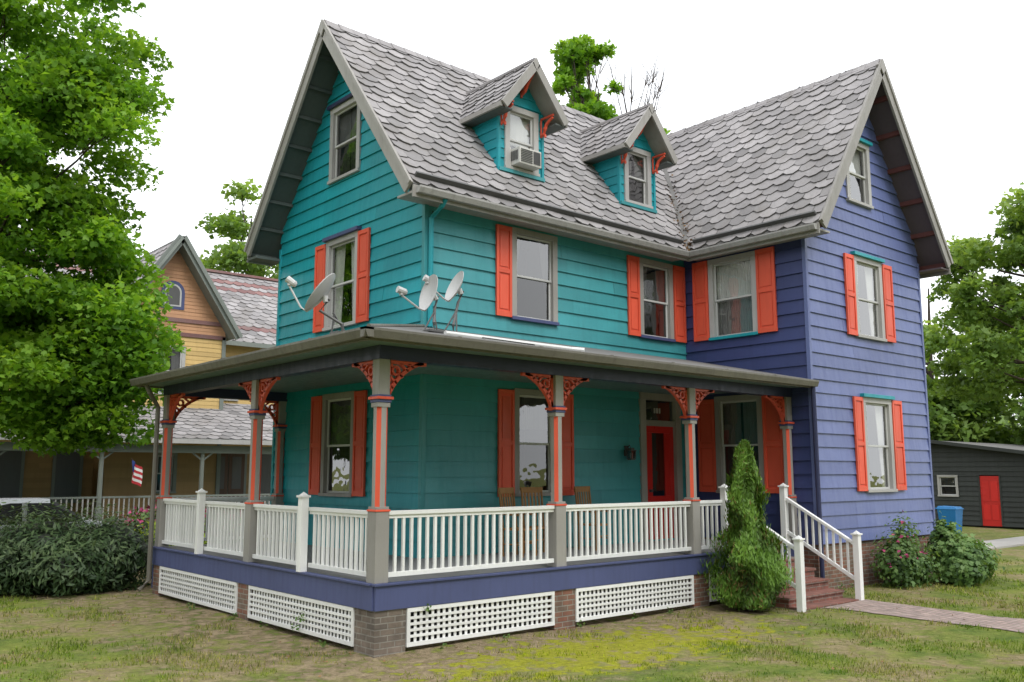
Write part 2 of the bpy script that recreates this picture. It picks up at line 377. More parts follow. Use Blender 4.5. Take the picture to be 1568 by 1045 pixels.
window(mb,FX,*gx[0],head='navy_paint',cur='curtain_dim',frame='trim_lightgrey'); window(mb,FX,*gx[1],head='band_purple',cur='curtain_white',frame='trim_lightgrey',gap=.22,lower=False); window(mb,FX,*gx[2],cur='curtain_dim')
window(mb,FY,*fy[0],sill='band_purple',cur='curtain_dim',gap=.5); window(mb,FY,*fy[1],sill='band_purple',cur='curtain_dim',gap=.3); window(mb,FY,*fy[2],cur='curtain_dim',cfrac=.35)
window(mb,PX,*px[0],sill='teal_paint',cur='curtain_white',frame='trim_lightgrey',gap=.0); window(mb,PX,*px[1],cur='curtain_dim')
window(mb,PY,*py[0],head='teal_paint',cur='curtain_white',frame='trim_lightgrey',cfrac=.5,lower=False); window(mb,PY,*py[1],head='teal_paint',cur='curtain_white',frame='trim_lightgrey',gap=.3,lower=False); window(mb,PY,*py[2],head='teal_paint',cur='curtain_white',frame='trim_lightgrey',gap=.35,lower=False)
mb.make('windows',house,.003)
mb=MB()
for F,l in ((FX,[(4.25,4.67,4.98,6.74),(5.89,6.31,4.98,6.74),(4.24,4.66,1.8,3.7),(5.85,6.28,1.8,3.7)]),
            (FY,[(3.99,4.38,5.03,6.72),(7.53,7.91,5.02,6.7),(9.01,9.41,5.02,6.7),(4.05,4.44,1.8,3.7),(5.5,5.93,1.8,3.7)]),
            (PX,[(1.86,2.28,5.02,6.75),(.2,.66,5.02,6.75),(1.8,2.25,1.82,3.75),(.15,.64,1.82,3.75)]),
            (PY,[(10.85,11.24,5.02,6.72),(12.42,12.86,5.02,6.72),(10.92,11.3,1.85,3.75),(12.5,12.94,1.85,3.75)])):
    for s in l: shutter(mb,F,*s)
mb.make('shutters',house,.003)
# door
mb=MB(); F=FY
fbox(mb,F,7.85,8.02,-.05,.06,.84,3.72,'trim_grey'); fbox(mb,F,8.98,9.15,-.05,.06,.84,3.72,'trim_grey'); fbox(mb,F,7.85,9.15,-.05,.065,3.72,3.86,'trim_grey')
fbox(mb,F,8.02,8.98,-.06,.02,3.18,3.3,'trim_grey')
mb.face([F.p(8.02,-.03,3.3),F.p(8.98,-.03,3.3),F.p(8.98,-.03,3.72),F.p(8.02,-.03,3.72)],'glass'); fbox(mb,F,8.02,8.98,-.3,-.1,3.2,3.75,'dark_room')
for i,xx in enumerate((8.36,8.44,8.52)): fbox(mb,F,xx,xx+.05,-.028,-.02,3.45,3.56,'trim_lightgrey')
for a,b in ((8.02,8.14),(8.86,8.98)): fbox(mb,F,a,b,-.08,-.03,.86,3.18,'red_door_paint')
for a,b in ((.86,1.1),(1.62,1.74),(3.04,3.18)): fbox(mb,F,8.14,8.86,-.08,-.03,a,b,'red_door_paint')
fbox(mb,F,8.14,8.86,-.08,-.05,1.1,1.62,'red_door_paint'); fbox(mb,F,8.22,8.48,-.05,-.035,1.18,1.55,'red_door_paint'); fbox(mb,F,8.52,8.78,-.05,-.035,1.18,1.55,'red_door_paint')
fbox(mb,F,8.14,8.3,-.08,-.04,1.74,3.04,'red_door_paint'); fbox(mb,F,8.7,8.86,-.08,-.04,1.74,3.04,'red_door_paint')
mb.face([F.p(8.3,-.06,1.74),F.p(8.7,-.06,1.74),F.p(8.7,-.06,3.04),F.p(8.3,-.06,3.04)],'glass_screen'); fbox(mb,F,8.05,8.95,-.4,-.15,.9,3.1,'dark_room')
mb.tube([F.p(8.2,-.03,1.85),F.p(8.2,.03,1.85)],.03,'metal_dark'); mb.make('front_door',house,.004)
# ---- main roofs
mb=MB(); th=.11
gx0=1.88; gy0=-1.02
slab(mb,(gx0,EY,EZ),(PRX,EY,EZ),(PRX,RY,RZ),(gx0,RY,RZ),th,'roof_flat','soffit_green')
slab(mb,(gx0,EYb,EZ),(14.2,EYb,EZ),(14.2,RY,RZ),(gx0,RY,RZ),th,'roof_flat','soffit_green')
slab(mb,(PE0,gy0,EZ),(PE0,RY+2,EZ),(PRX,RY+2,RZ),(PRX,gy0,RZ),th,'roof_flat','soffit_brown')
slab(mb,(PE1,gy0,EZ),(PE1,RY+2,EZ),(PRX,RY+2,RZ),(PRX,gy0,RZ),th,'roof_flat','soffit_brown')
mb.make('roof_deck',house)
mb=MB()
sl=math.hypot(RY-EY,RZ-EZ); tiles(mb,(gx0,EY,EZ),(1,0,0),(0,RY-EY,RZ-EZ),PRX-gx0,sl,keep=lambda c: not(c.x>9.05 and (EZ+(c.x-9.05)*kp)>c.z+.5))
sp=math.hypot(PRX-PE0,RZ-EZ); tiles(mb,(PE0,gy0,EZ),(0,1,0),(PRX-PE0,0,RZ-EZ),RY+1.2-gy0,sp,keep=lambda c: not((EZ+(c.y-EY)*ks)>c.z+.5))
tiles(mb,(PE1,gy0,EZ),(0,1,0),(PRX-PE1,0,RZ-EZ),RY+1-gy0,sp)
tiles(mb,(gx0,EYb,EZ),(1,0,0),(0,RY-EYb,RZ-EZ),14.2-gx0,sl,w=.5,e=.35)
def ridge(a,b,dirn,k,mat='slate_shingle'):
    a=V(a);b=V(b);L=(b-a).length;d=(b-a)/L;sd=V(dirn);x=-.02
    while x<L:
        x2=min(x+.34,L);p=a+d*x;q=a+d*x2;h=.035+random.uniform(0,.012)
        for s in(1,-1):
            mb.face([p+V((0,0,h+.01)),q+V((0,0,h-.004)),q+V((0,0,h-.004))+sd*s*.13-V((0,0,.13*k)),p+V((0,0,h+.01))+sd*s*.13-V((0,0,.13*k))],mat,random.uniform(.3,.9))
        x=x2-.03 if x2<L else L
ridge((gx0,RY,RZ+.02),(PRX,RY,RZ+.02),(0,1,0),ks); ridge((PRX,gy0,RZ+.02),(PRX,RY,RZ+.02),(1,0,0),kp)
mb.make('roof_shingles',house)
mb=MB()
def rake(p0,p1,outn,mat,depth=.2,th=.05):
    p0=V(p0);p1=V(p1); d=(p1-p0).normalized(); dn=V((0,0,-1)); dn=(dn-d*dn.dot(d)).normalized(); o=V(outn)*th
    a=p0+dn*(-.025); b=p1+dn*(-.025)
    mb.hexa([a,b,b+o,a+o,a+dn*depth,b+dn*depth,b+dn*depth+o,a+dn*depth+o],mat)
    a=p0+dn*(-.045)+o; b=p1+dn*(-.045)+o; o2=V(outn)*.03
    mb.hexa([a,b,b+o2,a+o2,a+dn*.08,b+dn*.08,b+dn*.08+o2,a+dn*.08+o2],mat)
for e in (EY,EYb): rake((gx0,e,EZ),(gx0,RY,RZ),(-1,0,0),'trim_grey',.24)
for e in (PE0,PE1): rake((e,gy0,EZ),(PRX,gy0,RZ),(0,-1,0),'trim_grey',.24)
def apex(c,axis,k,outn,mat='trim_grey',hw=.13,front=.052):
    c=V(c); u=V((0,1,0)) if axis=='x' else V((1,0,0)); o=V(outn)
    tri=[c+V((0,0,.05)),c-u*hw-V((0,0,hw*k-.04)),c-V((0,0,.30)),c+u*hw-V((0,0,hw*k-.04))]
    b=[q+o*front for q in tri]
    mb.face(b,mat,.5)
    for i in range(4): mb.face([tri[i],tri[(i+1)%4],b[(i+1)%4],b[i]],mat,.5)
apex((gx0,RY,RZ),'x',ks,(-1,0,0),front=.082); apex((PRX,gy0,RZ),'y',kp,(0,-1,0),front=.082)
def lookouts(fixed0,fixed1,axis,e,ridgec,mat,n=7,w=.10):
    for i in range(n):
        t=(i+.25)/n; c=e+(ridgec-e)*t; z=EZ+(RZ-EZ)*t-.2
        if axis=='x': mb.beam((fixed0+.02,c,z),(fixed1,c,z),w,w,mat)
        else: mb.beam((c,fixed0+.02,z),(c,fixed1,z),w,w,mat)
for e in (EY,EYb): lookouts(gx0,2.5,'x',e,RY,'soffit_green',8,.07)
for e in (PE0,PE1): lookouts(gy0,-.4,'y',e,PRX,'soffit_block',6)
mb.box(gx0,9.05,EY+.02,2.56,6.79,6.83,'trim_grey'); mb.box(gx0,2.5,TB,EYb,6.74,6.8,'soffit_green')
mb.box(PE0+.02,9.46,gy0+.02,2.15,6.79,6.83,'trim_grey'); mb.box(14.2,PE1-.02,gy0+.02,TB,6.79,6.83,'soffit_brown')
mb.box(gx0+.0,PE0+.02,EY-.02,EY+.02,6.72,6.93,'trim_grey'); mb.box(PE0-.02,PE0+.02,gy0,EY-.02,6.72,6.93,'trim_grey'); mb.box(PE1-.02,PE1+.02,gy0,TB,6.72,6.93,'trim_grey')
mb.box(gx0,2.44,EYb-.03,EYb+.02,6.72,6.93,'trim_grey')
mb.make('rake_and_eave_trim',house,.004)
mb=MB()
def gutter(p0,p1,outn,mat,w=.13,h=.11):
    p0=V(p0);p1=V(p1);o=V(outn)
    pr=[(0,0),(0,-h),(w*.7,-h),(w,-.03),(w,.0),(w-.02,.0),(w-.02,-.02),(w*.62,-h+.015),(.015,-h+.015),(.015,0)]
    for i in range(len(pr)):
        a=pr[i];b=pr[(i+1)%len(pr)]
        mb.face([p0+o*a[0]+V((0,0,a[1])),p1+o*a[0]+V((0,0,a[1])),p1+o*b[0]+V((0,0,b[1])),p0+o*b[0]+V((0,0,b[1]))],mat,.5)
    for p in (p0,p1): mb.face([p+o*a[0]+V((0,0,a[1])) for a in (pr[0],pr[1],pr[2],pr[3],pr[4])],mat,.5)
    L=(p1-p0).length; n=int(L/1.5)
    for i in range(1,n+1):
        q=p0+(p1-p0)*(i/(n+1)); t=(p1-p0).normalized()*.02
        mb.hexa([q-t,q+t,q+t+o*w,q-t+o*w,q-t+V((0,0,.012)),q+t+V((0,0,.012)),q+t+o*w+V((0,0,.012)),q-t+o*w+V((0,0,.012))],mat)
gutter((gx0+.05,EY-.02,6.9),(PE0,EY-.02,6.9),(0,-1,0),'eave_gutter'); gutter((PE0-.02,gy0+.03,6.9),(PE0-.02,EY-.1,6.9),(-1,0,0),'eave_gutter')
nt1=V((0,-(RZ-EZ),RY-EY)).normalized(); q=V((0,RY-EY,RZ-EZ)).normalized()*.2
mb.beam(V((gx0+.1,EY,EZ))+q+nt1*.07,V((8.95,EY,EZ))+q+nt1*.07,.04,.09,'metal_dark',nt1)
n2=V((-(RZ-EZ),0,PRX-PE0)).normalized(); q=V((PRX-PE0,0,RZ-EZ)).normalized()*.2
mb.beam(V((PE0,gy0+.1,EZ))+q+n2*.07,V((PE0,EY-.1,EZ))+q+n2*.07,.04,.09,'metal_dark',n2)
mb.tube([(2.52,EY-.05,6.8),(2.52,EY+.05,6.7),(2.52,2.46,6.55),(2.52,2.46,4.66)],.045,'teal_paint',8)
mb.tube([(9.38,-.53,3.86),(9.40,-.53,.15),(9.3,-.6,.06)],.045,'navy_paint',8)
mb.tube([(-.47,7.3,3.85),(-.4,7.3,3.7),(-.16,7.5,3.45),(-.16,7.5,.25),(-.35,7.45,.1)],.045,'gutter_metal',8)
mb.make('gutters_and_downspouts',house)
mb=MB()
vd=[(9.05+ (z-EZ)/kp, EY+(z-EZ)/ks, z) for z in np.linspace(EZ,RZ,24)]
for a,b in zip(vd[:-1],vd[1:]):
    a=V(a)+V((0,0,.05));b=V(b)+V((0,0,.05)); mb.face([a+V((-.07,0,.0)),b+V((-.07,0,.0)),b+V((0,-.07,.0)),a+V((0,-.07,.0))],'roof_flat')
mb.make('roof_valley_flashing',house)
# ---- dormers
def dormer(cx,name,cur,ac=False):
    mb=MB(); F=FR((0,2.85,0),(1,0,0),(0,-1,0)); hw=.56; ez=9.08; rz=10.12; ow=.82; kd=(rz-ez)/ow; y0=2.42
    w=(cx-.43,cx+.43,7.97,9.27)
    lo=lambda z: cx-hw if z<9.2 else max(cx-hw,cx-ow+(z+.1-ez)/kd); hi=lambda z: cx+hw if z<9.2 else min(cx+hw,cx+ow-(z+.1-ez)/kd)
    siding(mb,F,lo,hi,7.8,9.98,[op(w)],'teal_paint',.19,.02)
    siding(mb,FR((cx-hw,0,0),(0,1,0),(-1,0,0)),2.85,4.3,7.8,9.35,[],'teal_paint',.19,.02)
    siding(mb,FR((cx+hw,0,0),(0,1,0),(1,0,0)),2.85,4.3,7.8,9.35,[],'teal_paint',.19,.02)
    mb.make(name+'_walls',house)
    mb=MB(); window(mb,F,*w,cur=cur,frame='trim_lightgrey',cfrac=.56 if ac else 1,lower=not ac); mb.box(cx-hw-.02,cx+hw+.02,2.77,2.86,7.9,7.97,'teal_front_paint')
    for s in (-1,1): mb.box(cx+s*(hw)-.03,cx+s*(hw)+.03,2.81,2.88,7.85,9.3,'teal_paint')
    mb.make(name+'_window',house,.003)
    mb=MB()
    for s in (-1,1):
        slab(mb,(cx+s*ow,y0,ez),(cx+s*ow,5.1,ez),(cx,5.1,rz),(cx,y0,rz),.07,'roof_flat','trim_grey')
        tiles(mb,(cx+s*ow,y0,ez),(0,1,0),(-s*ow,0,rz-ez),2.6,math.hypot(ow,rz-ez),w=.28,e=.2)
        a=V((cx+s*(ow+.02),y0,ez-.02));b=V((cx,y0,rz)); d=(b-a).normalized(); dn=V((0,0,-1)); dn=(dn-d*dn.dot(d)).normalized()
        mb.hexa([a-dn*.03,b-dn*.03,b-dn*.03+V((0,-.05,0)),a-dn*.03+V((0,-.05,0)),a+dn*.13,b+dn*.13,b+dn*.13+V((0,-.05,0)),a+dn*.13+V((0,-.05,0))],'trim_grey')
        mb.box(min(cx+s*ow,cx+s*(ow+.05)),max(cx+s*ow,cx+s*(ow+.05)),y0,4.0,ez-.09,ez-.0,'trim_grey')
        mb.box(min(cx+s*hw,cx+s*ow),max(cx+s*hw,cx+s*ow),y0+.02,4.2,ez-.1,ez-.07,'soffit_green')
        x=cx+s*(hw-.04)
        pts=[(x,2.83,8.82),(x,2.74,8.86),(x,2.70,8.95),(x,2.66,9.04),(x,2.56,9.1),(x,2.48,9.13)]
        mb.tube(pts,[.025,.03,.04,.035,.03,.025],'coral_paint',6); mb.tube([(x,2.82,8.84),(x,2.82,9.16)],.025,'coral_paint',6); mb.tube([(x,2.82,9.18),(x,2.46,9.18)],.024,'coral_paint',6)
        mb.tube([(x,2.7,8.84),(x,2.7,8.78)],.025,'coral_paint',6)
    pts=[(cx,2.83,9.55),(cx,2.72,9.6),(cx,2.66,9.72),(cx,2.56,9.82),(cx,2.46,9.9)]
    mb.tube(pts,[.03,.04,.05,.04,.03],'coral_paint',6); mb.tube([(cx,2.82,9.5),(cx,2.82,9.98)],.028,'coral_paint',6)
    mb.beam((cx,y0-.03,rz+.02),(cx,4.7,rz+.02),.09,.05,'slate_shingle')
    o=V((0,-1,0)); c=V((cx,y0,rz)); tri=[c+V((0,0,.05)),c+V((-.08,0,-.06)),c+V((0,0,-.2)),c+V((.08,0,-.06))]; b=[q+o*.054 for q in tri]; mb.face(b,'trim_grey',.5)
    for i in range(4): mb.face([tri[i],tri[(i+1)%4],b[(i+1)%4],b[i]],'trim_grey',.5)
    mb.make(name+'_roof',house)
dormer(4.9,'dormer_left','curtain_white',True); dormer(8.28,'dormer_right','curtain_dim')
ac=empty('window_air_conditioner'); mb=MB()
mb.box(4.62,5.18,2.55,2.87,8.05,8.38,'ac_plastic'); mb.make('housing',ac,.012)
mb=MB()
for i in range(8): mb.box(4.65,4.94,2.535,2.552,8.09+i*.033,8.105+i*.033,'metal_dark')
for i in range(10): mb.box(4.97+i*.018,4.978+i*.018,2.535,2.552,8.09,8.34,'metal_dark')
for i in range(6): mb.box(4.606,4.622,2.6+i*.04,2.618+i*.04,8.13,8.32,'metal_dark')
mb.make('grille',ac)
mb=MB(); mb.box(4.53,4.615,2.8,2.84,8.03,8.42,'ac_plastic'); mb.box(5.185,5.27,2.8,2.84,8.03,8.42,'ac_plastic'); mb.make('side_panels',ac)
# ============================================================ PORCH
DZ=.84
mb=MB()
mb.box(-.02,9.45,-.02,2.55,DZ-.06,DZ,'deck_floor'); mb.box(-.02,2.46,2.55,7.62,DZ-.06,DZ,'deck_floor'); mb.make('porch_floor',house)
mb=MB()
for x0,x1 in ((-.05,9.44),): mb.box(x0,x1,-.07,-.02,.53,DZ-.01,'band_purple'); mb.box(x0-.03,x1,-.1,0,DZ-.01,DZ+.02,'band_purple')
mb.box(-.07,-.02,-.02,7.62,.53,DZ-.01,'band_purple'); mb.box(-.1,0,-.0,7.65,DZ-.01,DZ+.02,'band_purple'); mb.box(-.05,2.46,7.62,7.66,.1,DZ,'band_purple')
mb.make('porch_skirt_band',house,.005)
mb=MB()
for x0,x1,m in ((-.04,.42,'brick_dark'),(3.0,3.42,'brick'),(6.2,6.62,'brick'),(9.0,9.44,'brick')): mb.box(x0,x1,-.045,.3,-.2,.53,m)
for y0,y1 in ((.3,.42),(3.5,3.9),(7.25,7.6)): mb.box(-.045,.3,y0,y1,-.2,.53,'brick_dark' if y0<1 else 'brick')
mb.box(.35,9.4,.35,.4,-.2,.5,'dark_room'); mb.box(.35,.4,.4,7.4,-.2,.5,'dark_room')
mb.make('porch_piers',house)
mb=MB()
def lattice(horizontal_axis,a,b,c,z0=.05,z1=.525):
    def bx(u0,u1,q0,q1,d0,d1):
        if horizontal_axis=='x': mb.box(u0,u1,c+d0,c+d1,q0,q1,'white_paint')
        else: mb.box(c+d0,c+d1,u0,u1,q0,q1,'white_paint')
    f=.05; bx(a,b,z0,z0+f,-.035,.0); bx(a,b,z1-f,z1,-.035,.0); bx(a,a+f,z0+f,z1-f,-.034,0); bx(b-f,b,z0+f,z1-f,-.034,0)
    n=int((b-a-2*f)/.088)
    for i in range(1,n): u=a+f+(b-a-2*f)*i/n; bx(u-.02,u+.02,z0+f,z1-f,-.012,.0)
    for i in range(1,5): z=z0+f+(z1-z0-2*f)*i/5; bx(a+f,b-f,z-.017,z+.017,-.026,-.013)
for a,b in ((.43,2.99),(3.43,6.19),(6.63,7.1)): lattice('x',a,b,-.03)
for a,b in ((.43,3.49),(3.91,7.24)): lattice('y',a,b,-.03)
mb.make('lattice_skirting',house)
posts=MB(); br=MB()
def cham(mb,cx,cy,h,c,z0,z1,m1,m2):
    P=[(-h+c,-h),(h-c,-h),(h,-h+c),(h,h-c),(h-c,h),(-h+c,h),(-h,h-c),(-h,-h+c)]
    for i in range(8):
        a=P[i];b=P[(i+1)%8]; mb.face([(cx+a[0],cy+a[1],z0),(cx+b[0],cy+b[1],z0),(cx+b[0],cy+b[1],z1),(cx+a[0],cy+a[1],z1)],m2 if i%2 else m1,.5)
def post(cx,cy):
    def bx(h,z0,z1,m): posts.box(cx-h,cx+h,cy-h,cy+h,z0,z1,m)
    bx(.10,DZ+.02,1.74,'trim_grey'); bx(.11,1.74,1.765,'coral_paint'); bx(.095,1.765,1.80,'trim_grey')
    cham(posts,cx,cy,.082,.044,1.8,3.1,'trim_grey','coral_paint')
    bx(.09,3.06,3.12,'trim_grey'); bx(.10,3.12,3.16,'band_purple'); bx(.12,3.16,3.195,'coral_paint'); bx(.10,3.195,3.22,'band_purple'); bx(.082,3.22,3.68,'trim_grey')
def bracket(cx,cy,dx,dy,L=.56,H=.5):
    o=V((cx+dx*.082,cy+dy*.082,3.68)); D=V((dx,dy,0)); Z=V((0,0,1)); side=V((-dy,dx,0))*.03; m='coral_paint'
    def P(a,b): return o+D*a-Z*b
    def strip(pts,w):
        for (a,b) in zip(pts[:-1],pts[1:]):
            t=V((b[0]-a[0],b[1]-a[1])).normalized(); n=V((-t[1],t[0]))*w/2
            q=[(a[0]-n[0],a[1]-n[1]),(b[0]-n[0],b[1]-n[1]),(b[0]+n[0],b[1]+n[1]),(a[0]+n[0],a[1]+n[1])]
            br.hexa([P(*x)-side for x in q]+[P(*x)+side for x in q],m,.5)
    arc=[]
    for t in np.linspace(0,math.pi/2,15):
        s=t/(math.pi/2); cx_,cy_=L-L*math.cos(t),H-H*math.sin(t); lx,ly=L*s,H*(1-s); k=.42
        arc.append((cx_*(1-k)+lx*k,cy_*(1-k)+ly*k))
    strip(arc,.05); strip([(0.02,0),(0.02,H+.03)],.045); strip([(0,.02),(L+.05,.02)],.045)
    cc=(.13,.13); strip([(cc[0]+.055*math.cos(t),cc[1]+.055*math.sin(t)) for t in np.linspace(0,2*math.pi,11)],.028)
    strip([(.02,.02),(.09,.09)],.03); strip([(.17,.17),(.235,.215)],.03)
    strip([(.03,.2),(.14,.3)],.026); strip([(.2,.03),(.32,.13)],.026); strip([(.03,.3),(.08,.37)],.024); strip([(.32,.03),(.41,.08)],.024)
pl=[(.05,.06),(3.16,.06),(6.35,.06),(.05,3.66),(.05,7.5)]
for p in pl: post(*p)
post(9.34,.06); post(2.37,7.5)
for x in (.05,3.16,6.35): bracket(x,.06,1,0)
for x in (3.16,6.35,9.34): bracket(x,.06,-1,0)
for y in (.06,3.66): bracket(.05,y,0,1)
for y in (3.66,7.5): bracket(.05,y,0,-1)
bracket(.05,7.5,1,0); bracket(2.37,7.5,-1,0)
posts.make('porch_posts',house,.004); br.make('porch_brackets',house)
mb=MB()
mb.box(-.04,9.44,-.03,.16,3.68,3.86,'navy_paint'); mb.box(-.04,.15,.16,7.6,3.68,3.86,'navy_paint'); mb.box(.15,2.46,7.4,7.6,3.68,3.86,'navy_paint')
mb.box(-.48,9.44,-.48,2.54,3.86,3.89,'ceiling'); mb.box(-.48,2.45,2.54,7.73,3.86,3.89,'ceiling')
mb.box(-.5,9.44,-.5,-.47,3.83,3.99,'gutter_metal'); mb.box(-.5,-.47,-.47,7.75,3.83,3.99,'gutter_metal'); mb.box(-.47,2.46,7.71,7.75,3.83,3.99,'gutter_metal')
A=(-.54,-.54,3.985);B=(9.44,-.54,3.985);C_=(9.44,2.55,4.66);D_=(2.46,2.55,4.66);E_=(-.54,7.78,3.985);G_=(2.46,7.78,4.66)
mb.face([A,B,C_,D_],'roof_flat',.5); mb.face([A,D_,G_,E_],'roof_flat',.5); mb.face([E_,G_,(2.46,7.78,3.9)],'teal_paint',.5)
mb.tube([(-.5,-.5,4.0),(2.46,2.55,4.68)],.03,'gutter_metal',6)
mb.make('porch_roof',house)
mb=MB()
gutter((-.62,-.5,3.97),(9.46,-.5,3.97),(0,-1,0),'gutter_metal',.12,.12); gutter((-.5,-.62,3.97),(-.5,7.8,3.97),(-1,0,0),'gutter_metal',.12,.12)
mb.tube([(.95,-.1,4.1),(2.0,-.12,4.09),(3.3,-.15,4.08)],.035,'white_paint',8); mb.tube([(3.3,-.15,4.08),(3.42,-.3,4.06)],.035,'white_paint',8)
mb.tube([(-.1,.9,4.12),(.1,.2,4.1),(.7,.0,4.1),(1.2,.2,4.15)],.008,'black_rubber',5); mb.tube([(1.3,.25,4.17),(1.6,-.2,4.08),(2.4,-.3,4.05),(2.45,.9,4.3),(2.56,2.5,4.66),(2.58,2.5,6.7)],.008,'black_rubber',5)
mb.make('porch_gutters_and_cables',house)
mb=MB()
def railing(a,b,z=DZ):
    a=V((*a,0));b=V((*b,0)); L=(b-a).length; d=(b-a)/L
    Z=V((0,0,1)); mb.beam(a+Z*(z+.88),b+Z*(z+.88),.085,.05,'white_paint'); mb.beam(a+Z*(z+.835),b+Z*(z+.835),.045,.05,'white_paint'); mb.beam(a+Z*(z+.11),b+Z*(z+.11),.05,.06,'white_paint')
    n=max(2,int(round(L/.125)))
    for i in range(1,n):
        p=a+d*(L*i/n); mb.box(p.x-.019,p.x+.019,p.y-.019,p.y+.019,z+.13,z+.82,'white_paint')
def newel(x,y,z0,z1,h=.055):
    mb.box(x-h,x+h,y-h,y+h,z0,z1,'white_paint'); mb.box(x-h-.02,x+h+.02,y-h-.02,y+h+.02,z1,z1+.03,'white_paint')
    g=h-.005; t=z1+.03; ap=(x,y,t+.05)
    c=[(x-g,y-g,t),(x+g,y-g,t),(x+g,y+g,t),(x-g,y+g,t)]
    for i in range(4): mb.face([c[i],c[(i+1)%4],ap],'white_paint',.5)
ry=.03
railing((.16,ry),(3.05,ry)); railing((3.27,ry),(6.24,ry)); railing((6.46,ry),(7.12,ry))
railing((ry,.17),(ry,1.78)); railing((ry,1.9),(ry,3.55)); railing((ry,3.77),(ry,5.42)); railing((ry,5.54),(ry,7.39)); railing((.16,7.5),(2.26,7.5))
newel(-.06,1.84,.86,1.88,.055); newel(-.06,5.48,.86,1.88,.055); newel(7.17,-.02,.55,1.95,.055); newel(9.02,-.02,.55,1.95,.055); railing((9.08,ry),(9.23,ry))
mb.make('porch_railings',house,.003)
mb=MB(); n=5
for i in range(n):
    z1=DZ-.168*(i+1)+.0; y1=-.1-.27*i; y0=y1-.27
    if z1<=0.02: z1=.03
    mb.box(7.24,8.95,y0,y1,-.1,z1-.045,'brick_steps'); mb.box(7.22,8.97,y0-.025,y1,z1-.045,z1,'brick_steps')
mb.make('entry_steps',house,.006)
mb=MB()
for x in (7.17,9.02):
    newel(x,-1.46,-.05,1.13,.055)
    a=V((x,-.07,1.74));b=V((x,-1.41,.98)); mb.beam(a,b,.075,.05,'white_paint'); a2=a-V((0,0,.62));b2=b-V((0,0,.62)); mb.beam(a2,b2,.05,.06,'white_paint')
    for i in range(1,10):
        p=a.lerp(b,i/10); mb.box(x-.018,x+.018,p.y-.018,p.y+.018,p.z-.6,p.z-.02,'white_paint')
mb.make('stair_railings',house,.003)
# ============================================================ small objects
wl=empty('wall_lantern'); mb=MB(); x=7.42;y=2.5
mb.box(x-.05,x+.05,y-.01,y+.03,2.55,2.75,'metal_dark'); mb.tube([(x,y,2.72),(x,y-.08,2.76),(x,y-.12,2.7)],.012,'metal_dark')
mb.hexa([(x-.05,y-.17,2.5),(x+.05,y-.17,2.5),(x+.05,y-.07,2.5),(x-.05,y-.07,2.5),(x-.07,y-.19,2.66),(x+.07,y-.19,2.66),(x+.07,y-.05,2.66),(x-.07,y-.05,2.66)],'glass_screen')
mb.box(x-.055,x+.055,y-.175,y-.065,2.47,2.5,'metal_dark'); mb.box(x-.075,x+.075,y-.195,y-.045,2.655,2.67,'metal_dark'); mb.box(x-.045,x+.045,y-.165,y-.075,2.67,2.71,'metal_dark'); mb.tube([(x,y-.12,2.5),(x,y-.12,2.6)],.03,'white_paint')
for a in ((x-.06,y-.18),(x+.06,y-.18),(x+.06,y-.06),(x-.06,y-.06)): mb.tube([(a[0],a[1],2.49),(a[0]*1.0,a[1],2.66)],.008,'metal_dark',5)
mb.make('lantern_body',wl)
def chair(name,x,y,rot):
    e=empty(name); e.location=(x,y,DZ); e.rotation_euler=(0,0,rot); mb=MB(); m='wood'
    mb.box(-.22,.22,-.22,.22,.43,.46,m)
    for sx in(-1,1):
        mb.tube([(sx*.19,-.19,0),(sx*.19,-.19,.43)],.02,m); mb.tube([(sx*.2,.2,0),(sx*.2,.2,.45),(sx*.2,.28,1.1)],.02,m)
        mb.tube([(sx*.195,-.19,.2),(sx*.195,.2,.2)],.012,m); mb.tube([(sx*.21,-.2,.68),(sx*.21,.24,.7)],.02,m); mb.tube([(sx*.2,-.19,.43),(sx*.2,-.19,.68)],.016,m)
    mb.tube([(-.19,-.19,.25),(.19,-.19,.25)],.012,m)
    mb.beam((-.22,.28,1.08),(.22,.28,1.08),.03,.1,m); mb.beam((-.2,.24,.75),(.2,.24,.75),.025,.05,m)
    for i in range(-2,3): mb.beam((i*.07,.235,.73),(i*.07,.275,1.05),.035,.015,m,(0,1,0))
    mb.make('frame',e,.003)
chair('wooden_chair',3.95,1.8,.25); chair('wooden_chair',4.5,1.9,-.2); chair('wooden_chair',5.85,1.9,.1)
